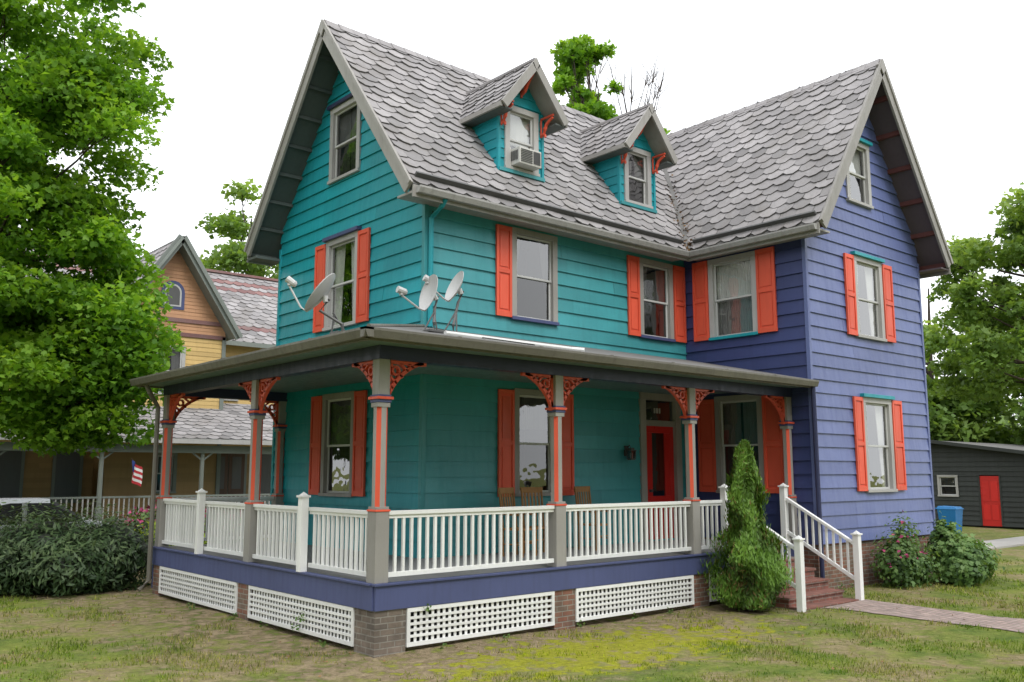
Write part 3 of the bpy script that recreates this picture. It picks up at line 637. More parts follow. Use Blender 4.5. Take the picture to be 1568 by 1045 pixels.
def dish(base,cen,face,roll=0,R=.28):
    e=empty('satellite_dish'); mb=MB(); c=V(cen); n=V(face).normalized(); b=V(base)
    u=n.cross(V((0,0,1))).normalized(); w=u.cross(n).normalized()
    if w.z<0: w=-w
    rings=7; seg=28; grid=[]
    for off in (0,.008):
        g=[]
        for i in range(rings+1):
            r=i/rings; row=[]
            for j in range(seg):
                t=2*math.pi*j/seg; row.append(c+u*(R*r*math.cos(t))+w*(R*1.12*r*math.sin(t))+n*(.07*r*r-.07-off))
            g.append(row)
        grid.append(g)
        for i in range(rings):
            for j in range(seg):
                q=[g[i][j],g[i][(j+1)%seg],g[i+1][(j+1)%seg],g[i+1][j]]
                if i==0: q=[q[0],q[2],q[3]]
                mb.face(q,'dish_grey',.5)
    for j in range(seg): mb.face([grid[0][rings][j],grid[0][rings][(j+1)%seg],grid[1][rings][(j+1)%seg],grid[1][rings][j]],'dish_grey',.5)
    mb.make('reflector',e)
    mb=MB(); bk=c-n*.09; lnb=c+n*.42-w*.12; foot=c-w*R*1.1
    mb.tube([bk,bk-n*.06-w*.06],.04,'dish_grey',8); mb.tube([b,b+V((0,0,.12)),(bk-n*.07-w*.2),bk-n*.07],.022,'metal_dark',8)
    mb.tube([bk-w*.05,foot-n*.02,foot+n*.08,lnb-n*.03-w*.06],.014,'dish_grey',6); mb.tube([lnb-n*.03-w*.06,lnb],.03,'dish_grey',8)
    mb.tube([lnb+n*.05,lnb-n*.07],[.05,.045],'dish_grey',10); mb.tube([lnb-n*.07,lnb-n*.1],[.05,.03],'dish_grey',10)
    mb.box(b.x-.14,b.x+.14,b.y-.1,b.y+.1,b.z-.02,b.z+.01,'metal_dark'); mb.tube([b+V((.12,.08,0)),b+V((0,0,.0))+(bk-b)*.55],.012,'metal_dark',6); mb.tube([b+V((-.12,.08,0)),b+(bk-b)*.5],.012,'metal_dark',6)
    mb.make('mast_and_arm',e)
rr=V((.758,-.652,0)); ff=V((.652,.758,0))
dish((-.1,.82,4.1),(-.36,1.0,4.66),-rr+V((0,0,.75))-ff*.02,R=.29)
dish((1.05,.3,4.18),(1.12,.55,4.78),-rr*.85-ff*.55+V((0,0,.25)),R=.25)
dish((1.35,.25,4.17),(1.62,.6,4.95),-rr*.9-ff*.5+V((0,0,.45)),R=.23)
# ============================================================ GROUND
def hgt(x,y): 
    d=max(0,min(1,(60-math.hypot(x,y))/30)); 
    return (noise.noise(V((x*.35,y*.35,0)))*.045+noise.noise(V((x*1.4,y*1.4,3)))*.018)*d-.02
def axis():
    a=list(np.arange(-14,16,.2)); 
    lo=[-400,-300,-220,-160,-110,-80,-60,-45,-35,-28,-22,-18,-16,-15]; hi=[16,17,18.5,20,23,27,33,40,50,65,85,120,170,250,400]
    return lo+a+hi
ax_=axis(); n=len(ax_); vs=[(x,y,hgt(x,y)) for y in ax_ for x in ax_]
fs=[(j*n+i,j*n+i+1,(j+1)*n+i+1,(j+1)*n+i) for j in range(n-1) for i in range(n-1)]
me=bpy.data.meshes.new('ground'); me.from_pydata(vs,[],fs); me.materials.append(M['lawn']); me.polygons.foreach_set('use_smooth',[True]*len(fs)); link(bpy.data.objects.new('ground',me))
mb=MB(); ys=list(np.arange(-1.5,-16,-.3))
def ped(y,s): return (7.8 if s<0 else 9.2)+.07*math.sin(y*.9+s)+.09*noise.noise(V((y*2.3,s*5,0)))
for a,b in zip(ys[:-1],ys[1:]):
    K=6
    for k in range(K):
        xs=[ped(a,-1)+(ped(a,1)-ped(a,-1))*t/K for t in (k,k+1)]; xt=[ped(b,-1)+(ped(b,1)-ped(b,-1))*t/K for t in (k,k+1)]
        mb.face([(xs[0],a,hgt(xs[0],a)+.012),(xt[0],b,hgt(xt[0],b)+.012),(xt[1],b,hgt(xt[1],b)+.012),(xs[1],a,hgt(xs[1],a)+.012)],'brick_path',.5)
mb.make('brick_path')
mb=MB(); mb.box(15,34,1.6,2.9,-.1,.02,'concrete',.5); mb.make('concrete_path')
LEAF8=np.array([(0,0),(.32,.12),(.52,.5),(.2,.55),(0,1),(-.2,.55),(-.52,.5),(-.32,.12)])
LEAF4=np.array([(0,0),(.42,.45),(0,1),(-.42,.45)])
NEED=np.array([(0,0),(.16,.4),(0,1),(-.16,.4)])
def leafmesh(name,P,size,tmpl,mat,shade,up=.8,parent=None,tang=None,nrm=None,sizevar=.35):
    n=len(P);K=len(tmpl)
    if nrm is None: nn=rng.normal(size=(n,3))*.6+np.array([0,0,up])
    else: nn=nrm+rng.normal(size=(n,3))*.35
    nn/=np.linalg.norm(nn,axis=1)[:,None]
    t=rng.normal(size=(n,3)) if tang is None else tang+rng.normal(size=(n,3))*.25
    t-=nn*np.sum(nn*t,axis=1)[:,None]; t/=np.linalg.norm(t,axis=1)[:,None]; b=np.cross(nn,t)
    s=size*(1+rng.uniform(-sizevar,sizevar,n))
    vv=P[:,None,:]+s[:,None,None]*(b[:,None,:]*tmpl[None,:,0,None]+t[:,None,:]*tmpl[None,:,1,None]-nn[:,None,:]*(.45*np.abs(tmpl[None,:,0,None])+.25*tmpl[None,:,1,None]**2))
    me=bpy.data.meshes.new(name); me.vertices.add(n*K); me.vertices.foreach_set('co',vv.astype(np.float32).ravel())
    me.loops.add(n*K); me.loops.foreach_set('vertex_index',np.arange(n*K,dtype=np.int32))
    me.polygons.add(n); me.polygons.foreach_set('loop_start',np.arange(0,n*K,K,dtype=np.int32)); me.polygons.foreach_set('loop_total',np.full(n,K,dtype=np.int32))
    me.update(calc_edges=True); me.materials.append(M[mat])
    at=me.attributes.new('rnd','FLOAT','FACE'); at.data.foreach_set('value',np.clip(shade,0,1).astype(np.float32))
    o=bpy.data.objects.new(name,me); link(o,parent); return o
def insphere(n,p=2.0):
    d=rng.normal(size=(n,3)); d/=np.linalg.norm(d,axis=1)[:,None]; return d*(rng.uniform(0,1,n)**(1/p))[:,None]
def tree(name,base,trunk_top,ells,nclump,crad,nleaf,lsize,tmpl,mat,trunk_r=.25,nbr=30,twigs=0,twigc=None,counts=None):
    e=empty(name); base=np.array(base,float); tt=np.array(trunk_top,float)
    C=[]; vols=np.array([a[3]*a[4]*a[5] for a in ells]); pr=vols/vols.sum()
    if counts:
        for a,k in zip(ells,counts):
            for _ in range(k): C.append(np.array(a[:3])+insphere(1,2.4)[0]*np.array(a[3:]))
        nclump=len(C)
    else:
        for k in range(nclump):
            a=ells[rng.choice(len(ells),p=pr)]; C.append(np.array(a[:3])+insphere(1,3.2)[0]*np.array(a[3:]))
    C=np.array(C); rad=crad*rng.uniform(.5,1.3,nclump); sh=rng.uniform(0,1,nclump)
    idx=rng.choice(nclump,nleaf,p=rad**2/(rad**2).sum()); off=insphere(nleaf,2.0)*np.array([1,1,.5]); P=C[idx]+off*rad[idx][:,None]
    P[:,2]-=.22*(off[:,0]**2+off[:,1]**2)*rad[idx]
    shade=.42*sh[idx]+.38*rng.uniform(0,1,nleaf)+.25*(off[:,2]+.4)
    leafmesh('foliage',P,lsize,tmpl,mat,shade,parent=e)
    mb=MB(); ph=rng.uniform(0,6); L=np.linalg.norm(tt-base)
    tp=[]
    for i in range(9):
        t=i/8; q=base+(tt-base)*t+np.array([math.sin(t*5+ph),math.cos(t*4+ph),0])*.02*L*t; tp.append(q)
    mb.tube(tp,[trunk_r*(1.35 if i==0 else 1)*(1-.9*(i/8)) for i in range(9)],'bark',9)
    for k in rng.choice(nclump,min(nbr,nclump),replace=False):
        c=C[k]; t=min(.92,max(.25,.15+.65*((c[2]-base[2])/max(.1,(tt[2]-base[2]))))); a=tp[int(t*8)]*(1-(t*8-int(t*8)))+tp[min(8,int(t*8)+1)]*(t*8-int(t*8))
        mid=(a+c)/2+rng.normal(size=3)*.25+np.array([0,0,-.12*np.linalg.norm(c-a)*.3]); r0=trunk_r*.32*(1-.6*t)+.012
        mb.tube([a,(a+mid)/2+rng.normal(size=3)*.08,mid,(mid+c)/2+rng.normal(size=3)*.1,c],[r0,r0*.8,r0*.55,r0*.35,.008],'bark',5)
        for _ in range(3):
            q=c+insphere(1)[0]*crad; mb.tube([mid*.5+c*.5,(c+q)/2+rng.normal(size=3)*.05,q],[r0*.3,.008,.004],'bark',4)
    for _ in range(twigs):
        tc_=np.array(twigc); a=tc_+np.array([0,0,-3.5]); c=tc_+np.array([rng.uniform(-1.3,1.3),rng.uniform(-1.3,1.3),rng.uniform(-1.6,1.2)])
        mid=(a+c)/2+rng.normal(size=3)*.15; mb.tube([a,mid,c],[.035,.024,.010],'bark',4)
        for _ in range(4):
            q=c+rng.normal(size=3)*.35+np.array([0,0,.25]); mb.tube([mid*.4+c*.6,q],[.014,.006],'bark',4)
    if twigs: mb.tube([tp[5],np.array(twigc)+np.array([0,0,-3.5])],[.08,.04],'bark',5)
    mb.make('trunk_and_limbs',e,smooth=True); return e
def LT(L,z,rl,rz,dd=0,rd=2.4):
    r_=max(rl,rd)*.5+rl*.5
    return (-6.31+(19+dd)*.652+L*.758,-9.93+(19+dd)*.758-L*.652,z,r_,r_,rz)
tree('maple_tree',(-2.9,12.6,-.1),(-2.3,12.0,11.5),
     [LT(-11.4,8.6,2.9,3.0),LT(-10.4,11.8,2.3,1.7),LT(-9.3,9.6,1.4,1.6,rd=1.4),LT(-8.9,7.0,1.1,1.2,rd=1.1),LT(-9.6,5.6,1.7,1.0,rd=1.7),LT(-8.0,4.7,1.0,.75,rd=1.0),LT(-10.3,4.3,2.0,.8),LT(-9.6,3.4,1.5,.5,rd=1.5),LT(-11.3,5.8,1.6,1.2)],
     0,.85,78000,.14,LEAF8,'maple_leaf',.26,70,counts=[62,26,16,14,22,12,28,14,18])
tree('tall_tree',(19,14.4,-.1),(18.9,14.4,18.8),[(18.6,14.7,17.8,1.5,1.4,1.5),(18.9,14.5,19.5,.9,.9,.6),(18.4,14.8,15.8,1.9,1.7,1.2),(20.9,13.2,15.2,1.6,1.4,.8)],0,.52,6800,.21,LEAF8,'maple_leaf',.2,40,twigs=20,twigc=(20.3,13.5,18.0),counts=[20,7,18,10])
tree('maple_tree',(13.0,32.7,-.1),(13,32.7,15),[(13,32.7,12.6,3.0,3.0,2.6),(14.5,32,11,3.6,3.6,2.2),(12.5,32.9,15.3,1.2,1.2,1.4)],60,1.1,10000,.28,LEAF4,'oak_leaf',.3,20)
tree('oak_tree',(25.2,.2,-.1),(24.9,.4,11.0),[(24.9,.6,8.8,3.1,3.0,2.9),(24.0,1.4,6.4,2.5,2.5,1.7),(26.5,-1,8.5,3.0,3.0,3.2)],100,.85,27000,.18,LEAF8,'oak_leaf',.26,60)
tree('oak_tree',(42,12,-.1),(42,12,12),[(42,12,7.5,5,5,4.0),(40,14,5.5,4.5,4.5,3.0)],90,1.4,18000,.34,LEAF4,'oak_leaf',.35,30)
tree('oak_tree',(46,4,-.1),(46,4,12),[(46,4,8,5,5,4.4),(43,6,5.5,4,4,2.8)],80,1.4,17000,.34,LEAF4,'oak_leaf',.35,30)
# trees across the street, behind the camera (seen only reflected in the panes)
src=[o for o in bpy.data.objects if o.name.startswith('oak_tree')][1]
ch=list(src.children)
for (x,y,s) in ((-20,-22,1.3),(-9,-27,1.45),(3,-24,1.3),(-27,-12,1.35),(14,-24,1.4),(-26,1,1.3),(-24,12,1.2)):
    e=empty('oak_tree')
    for c in ch:
        o=bpy.data.objects.new(c.name.split('.')[0],c.data); link(o,e)
    e.location=(x-42*s,y-12*s,0); e.scale=(s,s,s)
def mass(name,pts,n,size,mat):
    C=np.array(pts); idx=rng.integers(0,len(C),n); off=insphere(n,2.5); P=C[idx,:3]+off*C[idx,3:6]
    sh=.4*rng.uniform(0,1,len(C))[idx]+.35*rng.uniform(0,1,n)+.25*(off[:,2]+.3)
    return leafmesh(name,P,size,LEAF4,mat,sh)
pts=[]
for i in range(140):
    a=rng.uniform(math.radians(8),math.radians(100)); R=rng.uniform(62,82); h=rng.uniform(2,7)
    pts.append((-6+R*math.cos(a),-10+R*math.sin(a),h,5,5,2.8))
mass('distant_trees',pts,38000,.6,'far_leaf')
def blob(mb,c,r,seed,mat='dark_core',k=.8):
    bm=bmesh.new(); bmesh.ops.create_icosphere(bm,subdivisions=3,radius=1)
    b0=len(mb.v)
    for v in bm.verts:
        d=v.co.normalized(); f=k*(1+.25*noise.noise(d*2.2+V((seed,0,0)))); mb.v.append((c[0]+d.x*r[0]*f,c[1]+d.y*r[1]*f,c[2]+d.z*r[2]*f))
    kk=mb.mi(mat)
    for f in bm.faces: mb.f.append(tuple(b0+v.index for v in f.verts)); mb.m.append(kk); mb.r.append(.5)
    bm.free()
def bush(name,ells,n,size,mat,tmpl=LEAF4,core=True,up=.5,stems=6,spread=.12,flowers=0,fs=.06,ck=.8,tang=None):
    e=empty(name); E=np.array(ells,float); w=E[:,3]*E[:,4]; idx=rng.choice(len(E),n,p=w/w.sum())
    d=rng.normal(size=(n,3)); d/=np.linalg.norm(d,axis=1)[:,None]; rad=np.clip(rng.normal(.93,spread,n),.4,1.35)
    nz=np.array([noise.noise(V((q[0]*2.5+i*.7,q[1]*2.5,q[2]*2.5)))+.5*noise.noise(V((q[0]*7+i*.7,q[1]*7,q[2]*7))) for q,i in zip(d,idx)])
    P=E[idx,:3]+d*E[idx,3:6]*(rad*(1+.28*nz))[:,None]; P[:,2]=np.maximum(P[:,2],.03)
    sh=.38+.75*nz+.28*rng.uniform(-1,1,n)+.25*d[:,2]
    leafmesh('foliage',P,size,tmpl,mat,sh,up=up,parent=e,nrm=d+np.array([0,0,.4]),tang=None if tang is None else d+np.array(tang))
    if flowers:
        k=rng.choice(n,flowers,replace=False); k=k[d[k,2]>-.1]; leafmesh('flowers',P[k]+d[k]*.05,fs,LEAF8,'flower_pink',rng.uniform(0,1,len(k)),parent=e)
    mb=MB()
    if core:
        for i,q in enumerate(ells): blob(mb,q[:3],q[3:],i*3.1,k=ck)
    for i in range(stems):
        q=ells[i%len(ells)]; mb.tube([(q[0]+random.uniform(-.1,.1),q[1],-.05),(q[0]+random.uniform(-.4,.4)*q[3],q[1]+random.uniform(-.4,.4)*q[4],q[2]+q[5]*random.uniform(.3,.9))],[.02,.007],'bark',5)
    mb.make('stems',e,smooth=True); return e
bush('yew_hedge',[(-.35,9.2,.6,.95,.95,.75),(-1.4,9.6,.68,1.1,1.0,.76),(-2.6,10.4,.6,1.2,1.1,.68),(-3.8,11.3,.55,1.3,1.2,.62),(-1.1,8.8,.45,.95,.75,.5),(-2.4,9.5,.5,1.1,.8,.5),(-5.2,12.3,.6,1.4,1.2,.7)],42000,.13,'yew_leaf',NEED,spread=.22,stems=20,ck=.76,tang=(0,0,.9))
bush('lime_shrub',[(2.0,12.2,.5,.8,.8,.6)],3500,.09,'lime_leaf')
bush('flowering_shrub',[(3.4,16,.6,1.3,1,.6),(5.0,16.5,.5,1.1,1,.55)],5000,.12,'shrub_leaf',flowers=1500,fs=.12)
bush('rose_bush',[(11.35,-1.0,.45,.42,.35,.45),(11.75,-.95,.75,.3,.28,.5),(12.05,-1.0,.35,.35,.35,.35)],3600,.075,'shrub_leaf',core=False,spread=.3,stems=26,flowers=110,fs=.075)
bush('hydrangea_bush',[(13.3,-1.35,.42,.55,.5,.42),(13.9,-1.3,.38,.45,.45,.4),(12.95,-1.5,.25,.35,.4,.26),(13.5,-1.0,.7,.35,.3,.45)],7500,.10,'shrub_leaf',LEAF8,spread=.18,ck=.72)
def conifer(name,x,y):
    e=empty(name); n=36000; t=rng.uniform(0,1,n)**1.1; H=2.68
    z=.03+t*(H-.03)
    def prof(z): 
        return np.interp(z,[0,.15,.5,.85,1.1,1.3,1.7,2.1,2.45,2.6,2.68],[.25,.38,.50,.48,.38,.22,.225,.18,.12,.07,.02])
    th=rng.uniform(0,2*math.pi,n); r=prof(z)
    lob=1+.18*np.sin(th*3+z*2.1)+.18*np.sin(th*5-z*4.7+1)+.18*np.sin(z*8+th*2)
    rr_=r*lob*np.clip(rng.normal(.92,.18,n),.4,1.4)
    P=np.stack([x+rr_*np.cos(th)+.06*np.sin(z*2.4),y+rr_*np.sin(th),z],1)
    out=np.stack([np.cos(th),np.sin(th),np.zeros(n)],1)
    sh=.40+1.1*(lob-1)+.22*rng.uniform(-1,1,n)+.22*(z/H)
    br_=(rng.uniform(0,1,n)<.08+.12*np.sin(th*2+z*3)*np.clip(1.6-z,0,1))
    tg=out*.55+np.array([0,0,1.0])
    leafmesh('foliage',P[~br_],.085,NEED,'conifer_leaf',sh[~br_],parent=e,tang=tg[~br_],nrm=out[~br_])
    leafmesh('dead_foliage',P[br_]*1.0,.08,NEED,'conifer_brown',sh[br_],parent=e,tang=tg[br_],nrm=out[br_])
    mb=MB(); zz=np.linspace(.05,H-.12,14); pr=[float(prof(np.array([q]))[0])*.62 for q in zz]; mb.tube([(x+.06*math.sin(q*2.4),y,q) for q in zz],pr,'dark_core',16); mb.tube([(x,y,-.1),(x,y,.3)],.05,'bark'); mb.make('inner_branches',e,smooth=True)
conifer('arborvitae_shrub',6.68,-.82)
def weeds(name,pl,n,size,mat='shrub_leaf'):
    P=[]
    for (x,y,z,r) in pl:
        k=max(8,int(n*(r/.12)**1.5)); q=insphere(k,2)*np.array([r,r*.6,r])+np.array([x,y,z]); q[:,2]=np.maximum(q[:,2],.02); P.append(q)
    P=np.concatenate(P); leafmesh(name,P,size,LEAF4,mat,rng.uniform(0,1,len(P)))
weeds('weeds',[(-.12,1.7,.28,.09),(-.14,1.85,.12,.06),(.72,-.1,.5,.06),(-.2,.9,.03,.06),(3.4,-.18,.03,.07),(5.4,-.2,.03,.07),(.9,-.2,.03,.06),(-.2,3.7,.04,.09),(-.25,5.2,.04,.08),(9.7,-.7,.08,.14),(10.4,-.65,.06,.16),(2.0,-.16,.02,.05),(4.6,-.2,.02,.06),(-.18,2.7,.03,.06)],38,.04)
n=800; xs=rng.uniform(-5,12,n); ys_=rng.uniform(-6,8,n); ok=~((xs>-.1)&(ys_>-.1)); xs=xs[ok]; ys_=ys_[ok]
P=np.stack([xs,ys_,np.array([hgt(a,b)+.03 for a,b in zip(xs,ys_)])],1); leafmesh('fallen_leaves',P,.038,LEAF4,'dead_leaf',rng.uniform(0,1,len(P)),up=3)
n=420; t=rng.uniform(0,1,n)**2.2; z=EZ+.06+t*2.2; P=np.stack([9.05+(z-EZ)/kp-.05+rng.normal(0,.07,n),EY+(z-EZ)/ks-.05+rng.normal(0,.07,n),z+.06+rng.uniform(0,.05,n)],1)
zr=np.maximum(EZ+(P[:,0]-9.05)*kp,EZ+(P[:,1]-EY)*ks); P[:,2]=np.maximum(zr,EZ-.02)+.04; leafmesh('roof_leaf_litter',P,.06,LEAF4,'dead_leaf',rng.uniform(0,1,n),up=1)
def grass():
    n=160000
    cx,cy=-6.31,-9.93; ang=np.radians(rng.uniform(49.3-33,49.3+33,n)); d=7.5+ (rng.uniform(0,1,n)**1.4)*20
    x=cx+d*np.cos(ang); y=cy+d*np.sin(ang)
    ok=~((x>-.12)&(y>-.12)&(x<9.5)&(y<8))&~((x>9.3)&(x<14.3)&(y>-.5)&(y<8))&~((x>7.85)&(x<9.15)&(y<-1.4))&~((x>7.1)&(x<9.1)&(y>-1.5)&(y<0))&~((x>15)&(y>1.6)&(y<2.9))
    x=x[ok];y=y[ok];d=d[ok];n=len(x)
    dens=np.array([noise.noise(V((a*.9,b*.9,7)))+.6*noise.noise(V((a*3.1,b*3.1,2))) for a,b in zip(x,y)])
    dist=np.sqrt(np.maximum(-x,0)**2+np.maximum(-y,0)**2); worn=np.clip(1-dist/3.2,0,1)*np.clip((10-x)/4,0.1,1)
    keep=rng.uniform(0,1,n)<np.clip(.5+dens*2.4-worn*.95,.02,1); x=x[keep];y=y[keep];d=d[keep];dens=dens[keep];n=len(x)
    z=np.array([hgt(a,b) for a,b in zip(x,y)])
    h=rng.uniform(.02,.05,n)*(1+.8*np.clip(dens,-.5,1))*np.clip(d/13,.8,1.3); w=rng.uniform(.004,.008,n)*np.clip(d/9,1,2.4)
    th=rng.uniform(0,2*math.pi,n); ln=rng.uniform(0,.8,n)*h; la=rng.uniform(0,2*math.pi,n)
    a=np.stack([x-np.cos(th)*w,y-np.sin(th)*w,z-.005],1); b=np.stack([x+np.cos(th)*w,y+np.sin(th)*w,z-.005],1); c=np.stack([x+np.cos(la)*ln,y+np.sin(la)*ln,z+h],1)
    vv=np.stack([a,b,c],1).reshape(-1,3)
    me=bpy.data.meshes.new('grass'); me.vertices.add(n*3); me.vertices.foreach_set('co',vv.astype(np.float32).ravel()); me.loops.add(n*3); me.loops.foreach_set('vertex_index',np.arange(n*3,dtype=np.int32))
    me.polygons.add(n); me.polygons.foreach_set('loop_start',np.arange(0,n*3,3,dtype=np.int32)); me.polygons.foreach_set('loop_total',np.full(n,3,dtype=np.int32)); me.update(calc_edges=True)
    me.materials.append(M['grass_blade']); at=me.attributes.new('rnd','FLOAT','FACE'); at.data.foreach_set('value',rng.uniform(0,1,n).astype(np.float32)); link(bpy.data.objects.new('grass',me))
grass()
# ============================================================ NEIGHBOUR
nb=empty('yellow_neighbour_house')
mb=MB(); NF=FR((0,22,0),(1,0,0),(0,-1,0)); ax0,axr,gz,ge=5.27,2.25,10.5,7.1; kn=(gz-ge)/axr
lo=lambda z: 3.3 if z<7.2 else max(3.3,ax0-axr+(z+.15-ge)/kn); hi=lambda z: 7.25 if z<7.2 else min(7.25,ax0+axr-(z+.15-ge)/kn)
W1=(4.75,5.8,4.9,6.65); W2=(7.35+.1,8.35,4.9,6.55)
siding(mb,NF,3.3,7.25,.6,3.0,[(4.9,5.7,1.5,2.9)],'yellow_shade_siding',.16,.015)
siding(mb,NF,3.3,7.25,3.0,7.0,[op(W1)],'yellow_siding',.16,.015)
siding(mb,NF,lo,hi,7.0,10.3,[],'orange_scallop',.13,.015)
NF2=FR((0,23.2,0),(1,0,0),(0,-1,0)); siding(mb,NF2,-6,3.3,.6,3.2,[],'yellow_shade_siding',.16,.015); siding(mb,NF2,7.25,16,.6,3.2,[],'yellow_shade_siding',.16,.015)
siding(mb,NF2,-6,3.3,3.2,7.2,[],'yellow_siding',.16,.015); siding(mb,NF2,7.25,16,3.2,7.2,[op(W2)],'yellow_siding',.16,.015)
siding(mb,FR((7.25,0,0),(0,1,0),(1,0,0)),22,23.2,.6,7.2,[],'yellow_siding',.16,.015)
mb.box(-6,16,24.1,30,0,7.1,'yellow_siding')
mb.make('walls',nb)
mb=MB(); window(mb,NF,*W1,cur='curtain_dim',frame='trim_lightgrey'); window(mb,NF2,*W2,cur='curtain_dim',frame='trim_lightgrey'); window(mb,NF,4.9,5.7,1.5,2.9,cur='curtain_dim',frame='neighbour_trim')
A=[NF.p(5.25+.3*math.cos(t),.05,8.55+.3*math.sin(t)) for t in np.linspace(0,math.pi,12)]+[NF.p(4.95,.05,8.05),NF.p(5.55,.05,8.05)]
mb.face(A,'sash'); A=[NF.p(5.25+.24*math.cos(t),.055,8.55+.24*math.sin(t)) for t in np.linspace(0,math.pi,12)]+[NF.p(5.01,.055,8.1),NF.p(5.49,.055,8.1)]; mb.face(A,'metal_dark'); A2=[NF.p(5.25+.42*math.cos(t),.04,8.55+.42*math.sin(t)) for t in np.linspace(0,math.pi,12)]+[NF.p(4.83,.04,7.95),NF.p(5.67,.04,7.95)]; mb.face(A2,'band_purple')
for z in (7.0,7.5): fbox(mb,NF,3.3,7.25,0,.06,z,z+.14,'slate_red')
fbox(mb,NF,7.13,7.27,-.02,.06,.6,7.1,'neighbour_trim'); mb.make('windows',nb)
mb=MB()
for s in(-1,1):
    slab(mb,(ax0+s*axr,21.4,ge),(ax0+s*axr,26.6,ge),(ax0,26.6,gz),(ax0,21.4,gz),.14,'roof_flat','neighbour_trim')
    a=V((ax0+s*axr,21.38,ge-.05));b=V((ax0,21.38,gz-.05)); mb.beam(a,b,.08,.3,'neighbour_trim',(0,-1,0)); mb.beam(a,b,.3,.08,'neighbour_trim',(0,-1,0))
    tiles(mb,(ax0+s*axr,21.4,ge),(0,1,0),(-s*axr,0,gz-ge),5.2,math.hypot(axr,gz-ge),w=.4,e=.3,dark=.15)
slab(mb,(-6.5,22.7,7.1),(16.5,22.7,7.1),(16.5,26.8,10.55),(-6.5,26.8,10.55),.12,'roof_flat','neighbour_trim'); slab(mb,(-6.5,30.8,7.1),(16.5,30.8,7.1),(16.5,26.8,10.55),(-6.5,26.8,10.55),.12,'roof_flat','neighbour_trim')
tiles(mb,(-6.5,22.7,7.1),(1,0,0),(0,4.1,3.45),23,math.hypot(4.1,3.45),w=.4,e=.3,redrows=(3,13,15),dark=.15)
mb.box(-6.5,16.5,22.6,22.7,6.95,7.12,'neighbour_trim'); mb.beam((-6.5,26.8,10.62),(16.5,26.8,10.62),.2,.1,'slate_red')
mb.make('roof',nb)
mb=MB()
slab(mb,(-7,19.6,3.3),(11.5,19.6,3.3),(11.5,22.6,4.75),(-7,22.6,4.75),.1,'roof_flat','neighbour_trim'); tiles(mb,(-7,19.6,3.3),(1,0,0),(0,3,1.45),18.5,math.hypot(3,1.45),w=.4,e=.28,dark=.15)
mb.box(-7,11.5,19.55,19.7,3.15,3.3,'trim_lightgrey'); mb.box(-7,11.5,19.9,20.1,2.85,3.1,'neighbour_trim')
for x in (-6.5,-3.4,-.4,2.6,5.8,8.6,11.2):
    mb.tube([(x,20,.6),(x,20,1.1),(x,20,1.15),(x,20,2.9)],[.11,.11,.08,.07],'neighbour_trim',8)
    for s in (-1,1): mb.beam((x,20,2.6),(x+s*.35,20,2.87),.06,.05,'neighbour_trim')
mb.box(-7,11.5,19.9,23.2,.3,.6,'neighbour_trim'); mb.box(-7,11.5,19.95,20.0,-.1,.3,'brick_dark')
mb.beam((-7,20,1.45),(11.4,20,1.45),.07,.06,'neighbour_trim'); mb.beam((-7,20,.75),(11.4,20,.75),.06,.06,'neighbour_trim')
for i in range(120): x=-6.9+i*.153; mb.box(x-.02,x+.02,19.98,20.02,.75,1.45,'trim_lightgrey')
for x0 in (7.45,8.1):
    fbox(mb,NF2,x0,x0+.62,.03,.08,.6,3.0,'dark_wood'); fbox(mb,NF2,x0+.13,x0+.49,.08,.085,1.6,2.8,'metal_dark')
fbox(mb,NF2,7.35,8.82,.02,.06,.6,3.1,'neighbour_trim')
for x0 in (-4.5,-2.2,.2,2.0): fbox(mb,NF2,x0,x0+.95,.03,.07,1.2,3.0,'neighbour_trim'); fbox(mb,NF2,x0+.1,x0+.85,.07,.075,1.3,2.9,'metal_dark')
for x0 in (9.2,10.2): fbox(mb,NF2,x0,x0+.8,.03,.07,1.2,3.0,'neighbour_trim'); fbox(mb,NF2,x0+.1,x0+.7,.07,.075,1.3,2.9,'metal_dark')
mb.make('porch',nb)
fl=empty('porch_flag'); mb=MB(); mb.tube([(3.6,19.9,1.9),(3.25,19.2,2.65)],.012,'dark_wood')
f=lambda t,zz:(3.27+.05*math.sin(t*7+zz*2)+.28*t,19.25+.06*math.sin(t*5),2.6-.62*zz-.22*t)
for i in range(6):
    a,b=i/6,(i+1)/6
    for k in range(7):
        mb.face([f(a,k/7),f(b,k/7),f(b,(k+1)/7),f(a,(k+1)/7)],'flag_blue' if (i<3 and k<4) else ('flag_red' if k%2==0 else 'white_paint'))
mb.make('flag_cloth',fl)
# parked car: rounded body sections lofted along its length
car=empty('parked_car'); mb=MB(); cx0,cy0=-.75,15.6
st=[(-2.25,.45,.72,.72,.70),(-2.1,.32,.88,.88,.80),(-1.4,.28,.96,.98,.86),(-1.25,.28,.98,1.02,.87),(-.55,.28,.98,1.50,.88),(-.2,.28,.98,1.58,.88),(.7,.28,.98,1.57,.88),(1.45,.28,1.0,1.12,.87),(1.6,.28,1.0,1.06,.86),(2.1,.32,.92,.94,.80),(2.25,.45,.75,.75,.70)]
secs=[]
for (x,zb,zs,zt,hw) in st:
    roofw=hw*.72 if zt>zs+.2 else hw*.9
    secs.append([(-hw*.92,zb),(-hw,zb+.15),(-hw,zs-.12),(-hw*.96,zs),(-roofw-.03,max(zt-.1,zs+.005)),(-roofw+.08,zt),(roofw-.08,zt),(roofw+.03,max(zt-.1,zs+.005)),(hw*.96,zs),(hw,zs-.12),(hw,zb+.15),(hw*.92,zb)])
